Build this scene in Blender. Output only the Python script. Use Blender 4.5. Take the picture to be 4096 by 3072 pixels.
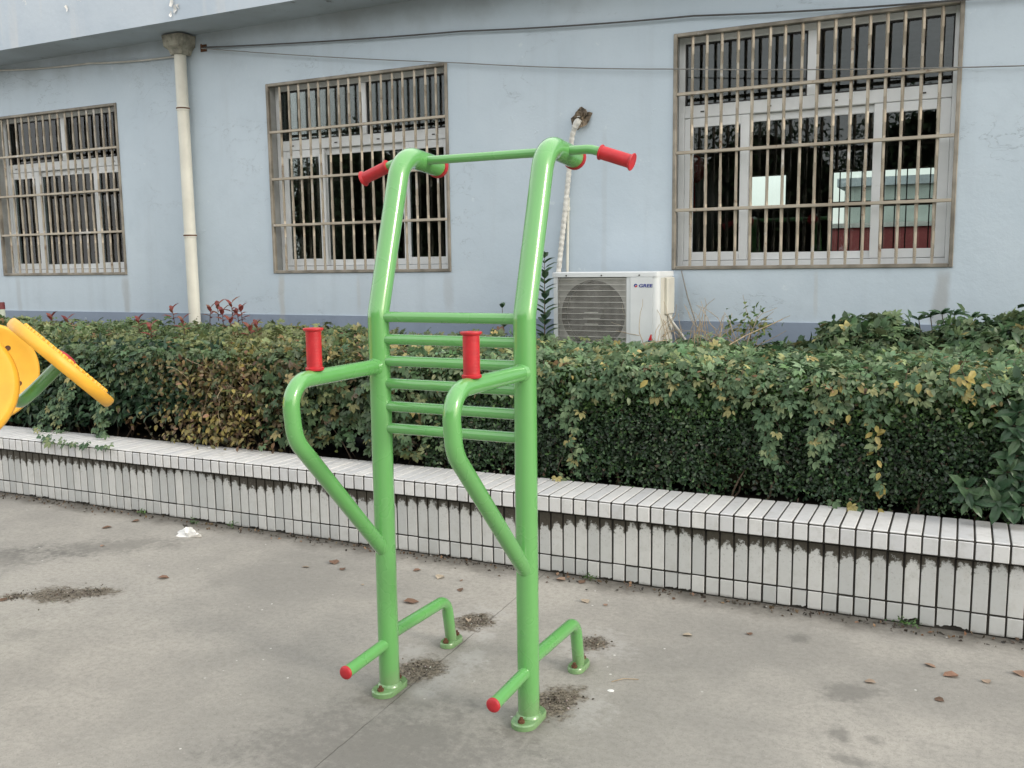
import bpy, math, random
import numpy as np
from mathutils import Vector, Matrix

for o in list(bpy.data.objects): bpy.data.objects.remove(o)
sc = bpy.context.scene
col = sc.collection
R = math.radians
rng = np.random.default_rng(7)
random.seed(11)

# ------------------------------------------------------------------ camera
FPX, YAW, PIT, ROL, CAMZ = 3700.28, 0.4548, 0.1284, -0.0126, 1.7128
_cy, _sy = math.cos(YAW), math.sin(YAW)
FW = Vector((-math.cos(PIT) * _sy, math.cos(PIT) * _cy, -math.sin(PIT)))
RT0 = Vector((_cy, _sy, 0)); UP0 = RT0.cross(FW)
CR = math.cos(ROL) * RT0 + math.sin(ROL) * UP0
CU = -math.sin(ROL) * RT0 + math.cos(ROL) * UP0
CAM = Vector((0, 0, CAMZ))
cd = bpy.data.cameras.new('camera'); cam = bpy.data.objects.new('camera', cd); col.objects.link(cam)
cd.sensor_fit = 'HORIZONTAL'; cd.sensor_width = 36; cd.lens = FPX / 4096 * 36
cd.clip_start = .05; cd.clip_end = 2000
cam.matrix_world = Matrix(((CR.x, CU.x, -FW.x, 0), (CR.y, CU.y, -FW.y, 0), (CR.z, CU.z, -FW.z, CAMZ), (0, 0, 0, 1)))
sc.camera = cam

def ray(px, py):            # pixel of the 2212 x 1659 view of the photograph -> direction of unit depth
    s = 4096 / 2212
    return FW + CR * ((px * s - 2048) / FPX) - CU * ((py * s - 1536) / FPX)
def at_depth(px, py, d): return CAM + ray(px, py) * d
def at_y(px, py, y): d = ray(px, py); return CAM + d * (y / d.y)
def at_ground(px, py, z=0.): d = ray(px, py); return CAM + d * ((z - CAMZ) / d.z)

# ------------------------------------------------------------------ sky, sun, exposure
SUN_EL, SUN_AZ = 23, 99      # azimuth measured clockwise from +Y
w = bpy.data.worlds.new('World'); sc.world = w; w.use_nodes = True
nt = w.node_tree; nt.nodes.clear()
sky = nt.nodes.new('ShaderNodeTexSky'); sky.sky_type = 'NISHITA'; sky.sun_disc = False
sky.sun_elevation = R(SUN_EL); sky.sun_rotation = R(SUN_AZ)
sky.air_density = 1.2; sky.dust_density = 3.0; sky.ozone_density = 1.0
tc = nt.nodes.new('ShaderNodeTexCoord')
nz = nt.nodes.new('ShaderNodeTexNoise'); nz.inputs['Scale'].default_value = 2.6; nz.inputs['Detail'].default_value = 6
nz.inputs['Roughness'].default_value = .55
mp = nt.nodes.new('ShaderNodeMapping'); mp.inputs['Scale'].default_value = (1, 1, 2.2)
rp = nt.nodes.new('ShaderNodeValToRGB')
rp.color_ramp.elements[0].position = .34; rp.color_ramp.elements[0].color = (.55, .55, .55, 1)
rp.color_ramp.elements[1].position = .62; rp.color_ramp.elements[1].color = (.92, .92, .92, 1)
mx = nt.nodes.new('ShaderNodeMix'); mx.data_type = 'RGBA'
mx.inputs['B'].default_value = (9.6, 9.5, 9.3, 1)
bg = nt.nodes.new('ShaderNodeBackground'); bg.inputs['Strength'].default_value = .1
ow = nt.nodes.new('ShaderNodeOutputWorld')
nt.links.new(tc.outputs['Generated'], mp.inputs['Vector']); nt.links.new(mp.outputs[0], nz.inputs['Vector'])
nt.links.new(nz.outputs['Fac'], rp.inputs[0]); nt.links.new(rp.outputs[0], mx.inputs['Factor'])
nt.links.new(sky.outputs[0], mx.inputs['A']); nt.links.new(mx.outputs['Result'], bg.inputs[0]); nt.links.new(bg.outputs[0], ow.inputs[0])

sl = bpy.data.lights.new('sun', 'SUN'); sl.energy = .8; sl.angle = R(13); sl.color = (1, .95, .86)
so = bpy.data.objects.new('sun', sl); col.objects.link(so)
_d = Vector((math.sin(R(SUN_AZ)) * math.cos(R(SUN_EL)), math.cos(R(SUN_AZ)) * math.cos(R(SUN_EL)), math.sin(R(SUN_EL))))
so.rotation_euler = _d.to_track_quat('Z', 'Y').to_euler(); so.location = (6, -8, 12)

sc.view_settings.view_transform = 'Standard'; sc.view_settings.look = 'None'
sc.view_settings.gamma = 1; sc.view_settings.use_curve_mapping = False
sc.view_settings.exposure = 1.05
sc.render.resolution_x = 1024; sc.render.resolution_y = 768

# ------------------------------------------------------------------ measured layout (metres)
D = 6.48                              # wall plane
WZ0, WZ1 = 1.667, 3.272               # window openings
WIN = [(-9.10, -7.305), (-5.487, -3.70), (-1.882, -.082)]
PLZ = 1.299                           # top of the painted plinth
SOF = 3.775                           # soffit of the eaves
P = 4.554                             # front of planter coping
PW = P + .035                         # face of planter wall
PZ = .452
EX0, EX1, EY = -2.036, -1.411, 2.994  # posts of the exercise frame

# ------------------------------------------------------------------ helpers: mesh
class MB:
    def __init__(s): s.v = []; s.f = []
    def add(s, vs, fs):
        n = len(s.v); s.v += [Vector(p) for p in vs]; s.f += [tuple(i + n for i in f) for f in fs]; return s
    def box(s, a, b, ch=0.):
        x0, y0, z0 = a; x1, y1, z1 = b
        if ch <= 0:
            vs = [(x, y, z) for z in (z0, z1) for y in (y0, y1) for x in (x0, x1)]
            return s.add(vs, [(0, 2, 3, 1), (4, 5, 7, 6), (0, 1, 5, 4), (2, 6, 7, 3), (0, 4, 6, 2), (1, 3, 7, 5)])
        c = ch; X = (x0, x1); Y = (y0, y1); Z = (z0, z1); sg = (1, -1); vs = []; ix = {}
        for i in (0, 1):
            for j in (0, 1):
                for k in (0, 1):
                    ix[i, j, k, 0] = len(vs); vs.append((X[i], Y[j] + sg[j] * c, Z[k] + sg[k] * c))
                    ix[i, j, k, 1] = len(vs); vs.append((X[i] + sg[i] * c, Y[j], Z[k] + sg[k] * c))
                    ix[i, j, k, 2] = len(vs); vs.append((X[i] + sg[i] * c, Y[j] + sg[j] * c, Z[k]))
        fs = []
        def q(l): fs.append(tuple(ix[t] for t in l))
        for i in (0, 1): q([(i, 0, 0, 0), (i, 1, 0, 0), (i, 1, 1, 0), (i, 0, 1, 0)])
        for j in (0, 1): q([(0, j, 0, 1), (1, j, 0, 1), (1, j, 1, 1), (0, j, 1, 1)])
        for k in (0, 1): q([(0, 0, k, 2), (1, 0, k, 2), (1, 1, k, 2), (0, 1, k, 2)])
        for j in (0, 1):
            for k in (0, 1): q([(0, j, k, 1), (1, j, k, 1), (1, j, k, 2), (0, j, k, 2)])
        for i in (0, 1):
            for k in (0, 1): q([(i, 0, k, 0), (i, 1, k, 0), (i, 1, k, 2), (i, 0, k, 2)])
        for i in (0, 1):
            for j in (0, 1): q([(i, j, 0, 0), (i, j, 1, 0), (i, j, 1, 1), (i, j, 0, 1)])
        for i in (0, 1):
            for j in (0, 1):
                for k in (0, 1): q([(i, j, k, 0), (i, j, k, 1), (i, j, k, 2)])
        return s.add(vs, fs)
    def tube(s, pts, r, n=12, caps=True):
        pts = [Vector(p) for p in pts]; m = len(pts)
        rr = r if hasattr(r, '__len__') else [r] * m
        T = []
        for i in range(m):
            a = pts[max(i - 1, 0)]; b = pts[min(i + 1, m - 1)]; T.append((b - a).normalized())
        ref = Vector((0, 0, 1)) if abs(T[0].z) < .9 else Vector((1, 0, 0))
        u = T[0].cross(ref).normalized(); vs = []; fs = []
        for i in range(m):
            u = (u - T[i] * u.dot(T[i])).normalized(); v = T[i].cross(u)
            for k in range(n):
                a = 2 * math.pi * k / n; vs.append(pts[i] + (u * math.cos(a) + v * math.sin(a)) * rr[i])
        for i in range(m - 1):
            for k in range(n):
                k2 = (k + 1) % n; fs.append((i * n + k, i * n + k2, (i + 1) * n + k2, (i + 1) * n + k))
        if caps: fs.append(tuple(reversed(range(n)))); fs.append(tuple((m - 1) * n + k for k in range(n)))
        return s.add(vs, fs)
    def lathe(s, prof, base, axis, n=24):      # prof: (distance along axis, radius)
        ax = Vector(axis).normalized(); base = Vector(base)
        return s.tube2([(base + ax * t, rr) for t, rr in prof], ax, n)
    def tube2(s, pr, ax, n):
        ref = Vector((0, 0, 1)) if abs(ax.z) < .9 else Vector((1, 0, 0))
        u = ax.cross(ref).normalized(); v = ax.cross(u); vs = []; fs = []
        for c, r in pr:
            for k in range(n):
                a = 2 * math.pi * k / n; vs.append(c + (u * math.cos(a) + v * math.sin(a)) * r)
        m = len(pr)
        for i in range(m - 1):
            for k in range(n):
                k2 = (k + 1) % n; fs.append((i * n + k, i * n + k2, (i + 1) * n + k2, (i + 1) * n + k))
        fs.append(tuple(reversed(range(n)))); fs.append(tuple((m - 1) * n + k for k in range(n)))
        return s.add(vs, fs)
    def mesh(s, name, org=Vector((0, 0, 0))):
        me = bpy.data.meshes.new(name); me.from_pydata([tuple(p - org) for p in s.v], [], s.f); me.validate()
        import bmesh
        bm = bmesh.new(); bm.from_mesh(me); bmesh.ops.recalc_face_normals(bm, faces=bm.faces); bm.to_mesh(me); bm.free()
        return me
    def build(s, name, mat, parent=None, smooth=None, loc=None):
        org = root_of(parent) if parent else Vector(loc or (0, 0, 0))
        me = s.mesh(name, org); me.materials.append(mat)
        if smooth is not None: smooth_by_angle(me, smooth)
        o = bpy.data.objects.new(name, me); col.objects.link(o)
        if parent: o.parent = parent
        else: o.location = org
        return o

def smooth_by_angle(me, ang=40):
    me.shade_smooth()
    try: me.set_sharp_from_angle(angle=R(ang))
    except Exception: pass
def root_of(p):
    while p.parent: p = p.parent
    return Vector(p.location)
def tag(o, label=None, cat=None, group=None, kind=None):
    if label: o['label'] = label
    if cat: o['category'] = cat
    if group: o['group'] = group
    if kind: o['kind'] = kind
    return o
def thing(name, loc, label, cat, group=None):
    o = bpy.data.objects.new(name, None); o.empty_display_size = .1; o.location = loc; col.objects.link(o)
    return tag(o, label, cat, group)
def inst(name, me, parent, loc, rot=None, scale=None):
    o = bpy.data.objects.new(name, me); col.objects.link(o); o.parent = parent
    o.location = Vector(loc) - (root_of(parent) if parent else Vector())
    if rot is not None: o.rotation_euler = rot
    if scale is not None: o.scale = scale
    return o
def fillet(pts, rad, n=8):
    pts = [Vector(p) for p in pts]; out = [pts[0]]
    for i in range(1, len(pts) - 1):
        a, b, c = pts[i - 1], pts[i], pts[i + 1]; r = rad[i - 1] if hasattr(rad, '__len__') else rad
        d1 = (a - b).normalized(); d2 = (c - b).normalized(); th = d1.angle(d2)
        t = min(r / math.tan(th / 2), .49 * (a - b).length, .49 * (c - b).length)
        p0 = b + d1 * t; p1 = b + d2 * t
        rr = t * math.tan(th / 2); bis = (d1 + d2).normalized(); ctr = b + bis * (rr / math.sin(th / 2))
        v0 = p0 - ctr; v1 = p1 - ctr; tot = v0.angle(v1)
        for k in range(n + 1):
            f = k / n
            out.append(ctr + (v0 * math.sin((1 - f) * tot) + v1 * math.sin(f * tot)) / math.sin(tot))
    out.append(pts[-1]); return out

# ------------------------------------------------------------------ helpers: materials
class NT:
    def __init__(s, name):
        s.m = bpy.data.materials.new(name); s.m.use_nodes = True; s.t = s.m.node_tree
        s.b = s.t.nodes['Principled BSDF']; s.out = s.t.nodes['Material Output']
        s.pos = s.n('ShaderNodeNewGeometry').outputs['Position']
    def n(s, ty, **k):
        x = s.t.nodes.new(ty)
        for a, b in k.items(): setattr(x, a, b)
        return x
    def l(s, a, b): s.t.links.new(a, b)
    def put(s, sock, v):
        if hasattr(v, 'is_linked'): s.l(v, sock)
        elif hasattr(v, '__len__') and len(v) == 3 and sock.type == 'RGBA': sock.default_value = (*v, 1)
        else: sock.default_value = v
    def math(s, op, a, b=0., c=0., clamp=False):
        x = s.n('ShaderNodeMath', operation=op, use_clamp=clamp)
        for i, v in enumerate((a, b, c)): s.put(x.inputs[i], v)
        return x.outputs[0]
    def mix(s, f, a, b, blend='MIX'):
        x = s.n('ShaderNodeMix', data_type='RGBA', blend_type=blend)
        s.put(x.inputs['Factor'], f); s.put(x.inputs['A'], a); s.put(x.inputs['B'], b)
        return x.outputs['Result']
    def noise(s, scale, detail=4, rough=.55, vec=None, dist=0., out='Fac'):
        x = s.n('ShaderNodeTexNoise'); x.inputs['Scale'].default_value = scale; x.inputs['Detail'].default_value = detail
        x.inputs['Roughness'].default_value = rough; x.inputs['Distortion'].default_value = dist
        s.l(vec if vec is not None else s.pos, x.inputs['Vector']); return x.outputs[out]
    def smooth(s, v, a, b, lo=0., hi=1.):
        x = s.n('ShaderNodeMapRange', interpolation_type='SMOOTHSTEP'); s.put(x.inputs['Value'], v)
        x.inputs['From Min'].default_value = a; x.inputs['From Max'].default_value = b
        x.inputs['To Min'].default_value = lo; x.inputs['To Max'].default_value = hi
        return x.outputs[0]
    def xyz(s, v=None):
        x = s.n('ShaderNodeSeparateXYZ'); s.l(v if v is not None else s.pos, x.inputs[0]); return x.outputs
    def scaled(s, sc_, rot=(0, 0, 0), loc=(0, 0, 0)):
        x = s.n('ShaderNodeMapping'); x.inputs['Scale'].default_value = sc_; x.inputs['Rotation'].default_value = rot
        x.inputs['Location'].default_value = loc; s.l(s.pos, x.inputs[0]); return x.outputs[0]
    def rnd(s): return s.n('ShaderNodeObjectInfo').outputs['Random']
    def bump(s, h, strength=.2, dist=.01, prev=None):
        x = s.n('ShaderNodeBump'); x.inputs['Strength'].default_value = strength; x.inputs['Distance'].default_value = dist
        s.l(h, x.inputs['Height'])
        if prev is not None: s.l(prev, x.inputs['Normal'])
        return x.outputs[0]
    def done(s, color, rough=.5, normal=None, metal=0., spec=.5, **kw):
        s.put(s.b.inputs['Base Color'], color); s.put(s.b.inputs['Roughness'], rough); s.put(s.b.inputs['Metallic'], metal)
        s.b.inputs['Specular IOR Level'].default_value = spec
        if normal is not None: s.l(normal, s.b.inputs['Normal'])
        for k, v in kw.items(): s.put(s.b.inputs[k.replace('_', ' ')], v)
        return s.m

def simple(name, c, rough=.5, metal=0., var=.12, vs=8., bs=60., bst=.08, spec=.5, dirt=None, **kw):
    m = NT(name); n1 = m.noise(vs, 5)
    dark = tuple(x * (1 - var * 2) for x in c)
    cc = m.mix(m.smooth(n1, .3, .7), dark, c)
    if dirt: cc = m.mix(m.smooth(m.noise(vs * 2.3, 6, .7), dirt[1], dirt[1] + .12), cc, dirt[0])
    nb = m.bump(m.noise(bs, 4), bst, .004) if bst else None
    rg = m.smooth(m.noise(vs * 3, 3), .3, .7, rough - .05, rough + .07)
    return m.done(cc, rg, nb, metal, spec, **kw)

# ---- concrete yard
def mat_ground():
    m = NT('yard_concrete'); X = m.xyz()
    big = m.noise(.55, 5, .6); mid = m.noise(2.3, 6, .65); fine = m.noise(38, 5, .7); grit = m.noise(170, 2, .6)
    c = m.mix(m.smooth(big, .36, .64), (.265, .256, .234), (.405, .385, .345))
    c = m.mix(m.smooth(mid, .42, .72, 0, .55), c, (.275, .266, .243))
    c = m.mix(m.smooth(m.noise(7, 6, .7), .55, .8, 0, .5), c, (.44, .42, .38))
    c = m.mix(m.smooth(fine, .38, .72, 0, .42), c, (.18, .172, .156))
    c = m.mix(m.smooth(grit, .58, .70, 0, .55), c, (.12, .115, .105))
    c = m.mix(m.smooth(m.noise(95, 3, .7), .64, .70, 0, .5), c, (.52, .50, .46))
    c = m.mix(m.smooth(m.noise(3.7, 8, .78), .57, .63, 0, .28), c, (.20, .193, .176))
    nzp = m.noise(5.5, 6, .7); nzf = m.noise(26, 5, .7)
    def blob(cx, cy, rx, ry, rot=0., amp=1.5, edge=.5):
        dx = m.math('SUBTRACT', X[0], cx); dy = m.math('SUBTRACT', X[1], cy)
        ca, sa = math.cos(rot), math.sin(rot)
        u = m.math('DIVIDE', m.math('ADD', m.math('MULTIPLY', dx, ca), m.math('MULTIPLY', dy, sa)), rx)
        v = m.math('DIVIDE', m.math('SUBTRACT', m.math('MULTIPLY', dy, ca), m.math('MULTIPLY', dx, sa)), ry)
        d = m.math('SQRT', m.math('ADD', m.math('MULTIPLY', u, u), m.math('MULTIPLY', v, v)))
        nn = m.math('ADD', m.math('MULTIPLY', m.math('SUBTRACT', nzp, .5), amp), m.math('MULTIPLY', m.math('SUBTRACT', nzf, .5), amp))
        return m.smooth(m.math('ADD', d, nn), .75 - edge, .75 + edge, 1, 0)
    # pale lime washes round the fixings
    for a in [(-1.885, 3.19, .10, .20, -.1), (-1.93, 3.64, .07, .10, .3), (-1.875, 3.42, .06, .09, 0), (-1.25, 3.18, .12, .17, .2),
              (-1.90, 3.03, .07, .05, 0), (-2.15, 3.35, .10, .10, 0), (-1.43, 3.76, .17, .17, 0), (-2.06, 3.79, .17, .19, 0)]:
        c = m.mix(m.math('MULTIPLY', blob(*a, amp=2.6), .5), c, (.43, .42, .40))
    # worn dark smears
    for a in [(-.34, 3.74, .13, .10, .7), (-.34, 3.375, .045, .06, .3), (-.227, 3.38, .05, .045, 0), (-.287, 3.20, .10, .04, 0), (-.61, 4.20, .05, .06, 0),
              (-4.75, 3.9, .5, .18, .6), (-1.78, 2.55, .55, .45, .3), (-5.3, 3.4, .6, .22, .5)]:
        c = m.mix(m.math('MULTIPLY', blob(*a, amp=2.4, edge=.55), .55), c, (.125, .122, .112))
    for a in [(-2.036, 2.97, .10, .15, 0), (-1.411, 2.97, .10, .15, 0), (-2.036, 3.50, .07, .10, 0), (-1.411, 3.50, .07, .10, 0)]:  # contact shade painted round the feet, with slight grime
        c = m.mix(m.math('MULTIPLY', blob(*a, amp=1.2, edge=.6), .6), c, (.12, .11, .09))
    # soil collected in broken holes
    for a in [(-2.06, 3.777, .12, .13, .2), (-2.02, 3.20, .12, .19, 0), (-1.37, 3.18, .13, .18, 0), (-1.448, 3.763, .10, .115, 0),
              (-4.28, 3.19, .19, .15, .3), (-4.12, 3.29, .16, .10, .5), (-4.47, 3.08, .09, .07, .5)]:
        c = m.mix(blob(*a, amp=1.8, edge=.3), c, m.mix(m.smooth(m.noise(60, 4, .8), .4, .62), (.075, .064, .050), (.23, .20, .155)))
    # grime along the foot of the planter
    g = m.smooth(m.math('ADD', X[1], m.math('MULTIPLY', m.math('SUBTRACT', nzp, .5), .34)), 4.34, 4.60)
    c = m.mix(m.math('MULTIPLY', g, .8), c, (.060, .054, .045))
    # hairline construction joint
    cx = m.math('ADD', m.math('MULTIPLY', m.math('SUBTRACT', 4.159, X[1]), .0438), -2.021)
    dx = m.math('ABSOLUTE', m.math('ADD', m.math('SUBTRACT', X[0], cx), m.math('MULTIPLY', m.math('SUBTRACT', m.noise(14, 3), .5), .012)))
    jl = m.smooth(dx, .0010, .0034, 1, 0)
    jl = m.math('MULTIPLY', jl, m.smooth(m.noise(3.1, 4), .38, .5, .25, 1))
    c = m.mix(m.math('MULTIPLY', jl, .65), c, (.07, .066, .058))
    # white paint flecks
    fl = m.n('ShaderNodeTexVoronoi'); fl.inputs['Scale'].default_value = 9; m.l(m.scaled((1, 1, 1)), fl.inputs['Vector'])
    c = m.mix(m.math('MULTIPLY', m.smooth(fl.outputs['Distance'], .035, .06, 1, 0), m.smooth(m.noise(1.7, 2), .5, .56)), c, (.62, .61, .58))
    h = m.math('ADD', m.math('MULTIPLY', fine, .6), m.math('ADD', m.math('MULTIPLY', grit, .4), m.math('MULTIPLY', jl, -1.5)))
    return m.done(c, m.smooth(mid, .3, .7, .78, .92), m.bump(h, .5, .004), spec=.3)
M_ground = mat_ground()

# ---- painted render wall: light blue with weathering
def mat_wall(name, base, alt, streaks):
    m = NT(name); X = m.xyz()
    big = m.noise(.7, 4, .6); c = m.mix(m.smooth(big, .3, .7), alt, base)
    st = m.noise(1.0, 5, .6, m.scaled((5.5, 5.5, .42)))
    c = m.mix(m.smooth(st, .52, .75, 0, .38), c, tuple(x * .80 for x in base))
    c = m.mix(m.smooth(m.noise(30, 5, .7), .55, .75, 0, .16), c, tuple(x * .72 for x in base))
    c = m.mix(m.smooth(m.noise(2.6, 6, .68), .50, .72, 0, .30), c, tuple(x * .86 for x in alt))
    c = m.mix(m.smooth(m.noise(8, 5, .7, m.scaled((1, 1, 1), loc=(3, 1, 7))), .66, .70, 0, .5), c, (.59, .66, .70))
    nzs = m.noise(9, 5, .65, m.scaled((1, 1, .35)))
    for x0, wd, z0, z1, amt, cc in streaks:
        a = m.math('ABSOLUTE', m.math('SUBTRACT', m.math('ADD', X[0], m.math('MULTIPLY', m.math('SUBTRACT', nzs, .5), wd * 1.6)), x0))
        k = m.smooth(a, wd * .25, wd, 1, 0)
        k = m.math('MULTIPLY', k, m.math('MULTIPLY', m.smooth(X[2], z0, z0 + .12), m.smooth(X[2], z1 - .1, z1 + .01, 1, 0)))
        c = m.mix(m.math('MULTIPLY', k, amt), c, cc)
    # ragged darkening towards the top of the wall
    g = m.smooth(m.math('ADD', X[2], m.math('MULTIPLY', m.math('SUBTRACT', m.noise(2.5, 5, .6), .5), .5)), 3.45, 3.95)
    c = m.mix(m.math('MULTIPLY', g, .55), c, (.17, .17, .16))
    # hairline cracks and flaked spots
    ck = m.noise(2.2, 5, .6, m.scaled((1, 1, 2.2)), .4)
    cr = m.smooth(m.math('ABSOLUTE', m.math('SUBTRACT', ck, .5)), .0012, .0042, 1, 0)
    cr = m.math('MULTIPLY', cr, m.smooth(m.noise(.9, 3), .5, .6))
    c = m.mix(m.math('MULTIPLY', cr, .35), c, tuple(x * .45 for x in base))
    fk = m.smooth(m.noise(11, 4, .6), .70, .74)
    h = m.math('ADD', m.math('MULTIPLY', m.noise(5, 6, .6), .8), m.math('ADD', m.math('MULTIPLY', m.noise(70, 3), .12), m.math('ADD', m.math('MULTIPLY', fk, .22), m.math('MULTIPLY', cr, -.3))))
    return m.done(c, .62, m.bump(h, .5, .012), spec=.35)
_sg = (.33, .335, .33); _sb = (.42, .40, .35)
STREAKS = [(-.13, .075, .9, 1.68, .62, _sg), (-1.82, .03, 1.1, 1.68, .25, _sg), (-3.72, .06, 1.3, 1.68, .3, _sg), (-5.42, .05, .9, 1.68, .45, _sb),
           (-7.33, .06, 1.1, 1.68, .5, _sg), (-.9, .02, 1.3, 1.68, .25, _sb), (-4.6, .025, 1.3, 1.68, .2, _sb), (-8.9, .05, 1.0, 1.68, .3, _sg), (-2.40, .03, 1.5, 2.7, .15, _sg)]
M_wall = mat_wall('pale_blue_render', (.515, .597, .665), (.455, .54, .612), STREAKS)
M_plinth = mat_wall('slate_blue_render', (.25, .305, .39), (.225, .275, .355), [(-5.42, .05, .6, 1.5, .35, _sg)])
def mat_soffit():
    m = NT('eaves_render'); c = m.mix(m.smooth(m.noise(1.1, 5, .6), .3, .7), (.33, .37, .40), (.42, .48, .53))
    c = m.mix(m.smooth(m.noise(6, 6, .75), .60, .70, 0, .8), c, (.10, .10, .095))
    return m.done(c, .75, m.bump(m.noise(16, 5), .25, .01))
M_soffit = mat_soffit()
def mat_fascia():
    m = NT('fascia_render'); c = m.mix(m.smooth(m.noise(1.3, 5, .6), .3, .7), (.40, .47, .545), (.47, .535, .60))
    c = m.mix(m.smooth(m.noise(1.2, 5, .6, m.scaled((6, 6, .5))), .55, .75, 0, .45), c, (.55, .56, .56))
    fk = m.smooth(m.noise(4.5, 5, .65), .66, .69)
    c = m.mix(fk, c, (.66, .67, .66))
    return m.done(c, .6, m.bump(m.math('ADD', m.noise(22, 4), m.math('MULTIPLY', fk, .8)), .3, .008))
M_fascia = mat_fascia()

# ---- glazed strip tiles with sooty lichen under the coping
def mat_tile(name, dirty):
    m = NT(name); X = m.xyz(); rn = m.rnd()
    c = m.mix(rn, (.46, .475, .47), (.61, .615, .60)) if dirty else m.mix(rn, (.58, .59, .605), (.71, .71, .70))
    c = m.mix(m.smooth(m.noise(14, 6, .72), .45, .75, 0, .5), c, (.42, .42, .395))
    c = m.mix(m.smooth(m.noise(48, 5, .75), .60, .70, 0, .35), c, (.30, .285, .24))
    c = m.mix(m.smooth(m.noise(3, 5, .65, m.scaled((4, 4, .7))), .58, .8, 0, .35), c, (.44, .415, .34))
    if dirty:
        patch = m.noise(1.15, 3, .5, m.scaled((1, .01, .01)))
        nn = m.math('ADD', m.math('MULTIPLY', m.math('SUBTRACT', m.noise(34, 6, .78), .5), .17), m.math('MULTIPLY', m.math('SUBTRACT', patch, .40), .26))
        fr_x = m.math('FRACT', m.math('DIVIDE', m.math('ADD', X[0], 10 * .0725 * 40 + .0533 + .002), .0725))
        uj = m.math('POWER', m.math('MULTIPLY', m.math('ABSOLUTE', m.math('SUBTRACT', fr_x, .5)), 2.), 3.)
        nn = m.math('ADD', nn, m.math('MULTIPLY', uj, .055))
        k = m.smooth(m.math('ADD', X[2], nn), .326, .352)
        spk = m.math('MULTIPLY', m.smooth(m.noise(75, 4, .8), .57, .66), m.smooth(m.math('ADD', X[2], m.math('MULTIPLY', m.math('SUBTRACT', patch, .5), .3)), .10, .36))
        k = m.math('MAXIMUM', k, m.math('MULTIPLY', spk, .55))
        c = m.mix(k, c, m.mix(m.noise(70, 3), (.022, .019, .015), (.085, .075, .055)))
        foot = m.smooth(m.math('ADD', X[2], m.math('MULTIPLY', m.math('SUBTRACT', m.noise(30, 5, .7), .5), .03)), .005, .022, 1, 0)
        c = m.mix(m.math('MULTIPLY', foot, .6), c, (.10, .092, .075))
    else:
        c = m.mix(m.smooth(m.noise(9, 6, .75), .62, .72, 0, .4), c, (.36, .34, .29))
    return m.done(c, m.smooth(m.noise(20, 3), .3, .7, .32, .48), m.bump(m.noise(55, 3), .06, .003), spec=.5)
M_tile = mat_tile('planter_wall_tile', True); M_cap = mat_tile('planter_coping_tile', False)
M_grout = simple('dark_grout', (.052, .047, .040), .9, var=.2, vs=12, bs=120, bst=.5)

M_green = None
def mat_paint(name, c, rough, dirtc, amt=.66):
    m = NT(name); v = m.noise(3.5, 4)
    cc = m.mix(m.smooth(v, .3, .7), tuple(x * .965 for x in c), c)
    X = m.xyz()
    k = m.math('MULTIPLY', m.smooth(m.noise(60, 4, .7), amt + .13, amt + .16), .6)
    cc = m.mix(k, cc, dirtc)
    lo = m.math('MULTIPLY', m.smooth(m.math('ADD', X[2], m.math('MULTIPLY', m.noise(18, 5, .7), .18)), .08, .26, 1, 0), .45)
    cc = m.mix(lo, cc, (.22, .21, .16))
    return m.done(cc, m.smooth(m.noise(4, 3), .3, .7, rough - .03, rough + .05), None, spec=.5, Coat_Weight=1.0, Coat_Roughness=.06)
M_green = mat_paint('green_powder_coat', (.125, .375, .105), .27, (.09, .20, .07))
M_dkgreen = mat_paint('green_tube_paint', (.085, .29, .075), .4, (.07, .16, .06))
M_red = simple('red_rubber_grip', (.52, .020, .028), .45, var=.1, vs=25, bs=220, bst=.12, dirt=((.30, .035, .04), .66))
M_redcap = simple('red_plastic_cap', (.47, .022, .032), .5, var=.1, vs=30, bs=150, bst=.1, dirt=((.40, .12, .10), .64))
M_rust = simple('rusty_bolt', (.13, .055, .025), .85, var=.25, vs=60, bs=200, bst=.5)
M_yellow = simple('yellow_plastic_wheel', (.84, .44, .045), .42, var=.07, vs=9, bs=90, bst=.05, dirt=((.60, .27, .04), .70))
def mat_grille():
    m = NT('tarnished_grille_steel'); c = m.mix(m.smooth(m.noise(4, 5), .3, .7), (.36, .315, .25), (.46, .415, .34))
    c = m.mix(m.smooth(m.noise(13, 6, .75), .60, .68, 0, .8), c, (.17, .085, .05))
    c = m.mix(m.smooth(m.noise(3.2, 4, .6, None), .62, .66, 0, .75), c, (.52, .51, .49))
    return m.done(c, m.smooth(m.noise(30, 3), .3, .7, .38, .6), m.bump(m.noise(120, 3), .1, .002), metal=.45)
M_grille = mat_grille()
M_gframe = simple('weathered_grille_frame', (.33, .30, .25), .55, .4, var=.25, vs=6, bs=80, bst=.15, dirt=((.50, .48, .45), .64))
M_pvc = simple('white_window_plastic', (.79, .815, .825), .38, var=.06, vs=4, bs=60, bst=.03, dirt=((.45, .45, .42), .66))
M_seal = simple('dark_rubber_seal', (.035, .035, .035), .7, bst=0)
M_reveal = simple('unpainted_reveal', (.43, .44, .43), .8, var=.15, vs=5, bs=60, bst=.3)
M_cream = simple('cream_drainpipe', (.66, .655, .58), .45, var=.06, vs=5, bs=50, bst=.04, dirt=((.40, .38, .31), .66))
M_hopper = simple('stained_hopper', (.34, .33, .27), .7, var=.25, vs=14, bs=70, bst=.3, dirt=((.08, .07, .055), .58))
M_acw = simple('condenser_white_paint', (.68, .715, .735), .38, var=.05, vs=4, bs=60, bst=.02, dirt=((.52, .51, .46), .68))
M_acs = simple('condenser_side_ivory', (.62, .61, .54), .45, var=.06, vs=6, bs=60, bst=.02)
M_wire = simple('guard_wire', (.58, .58, .55), .4, bst=0)
M_fan = simple('dark_grey_fan', (.055, .055, .053), .5, bst=0)
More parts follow.
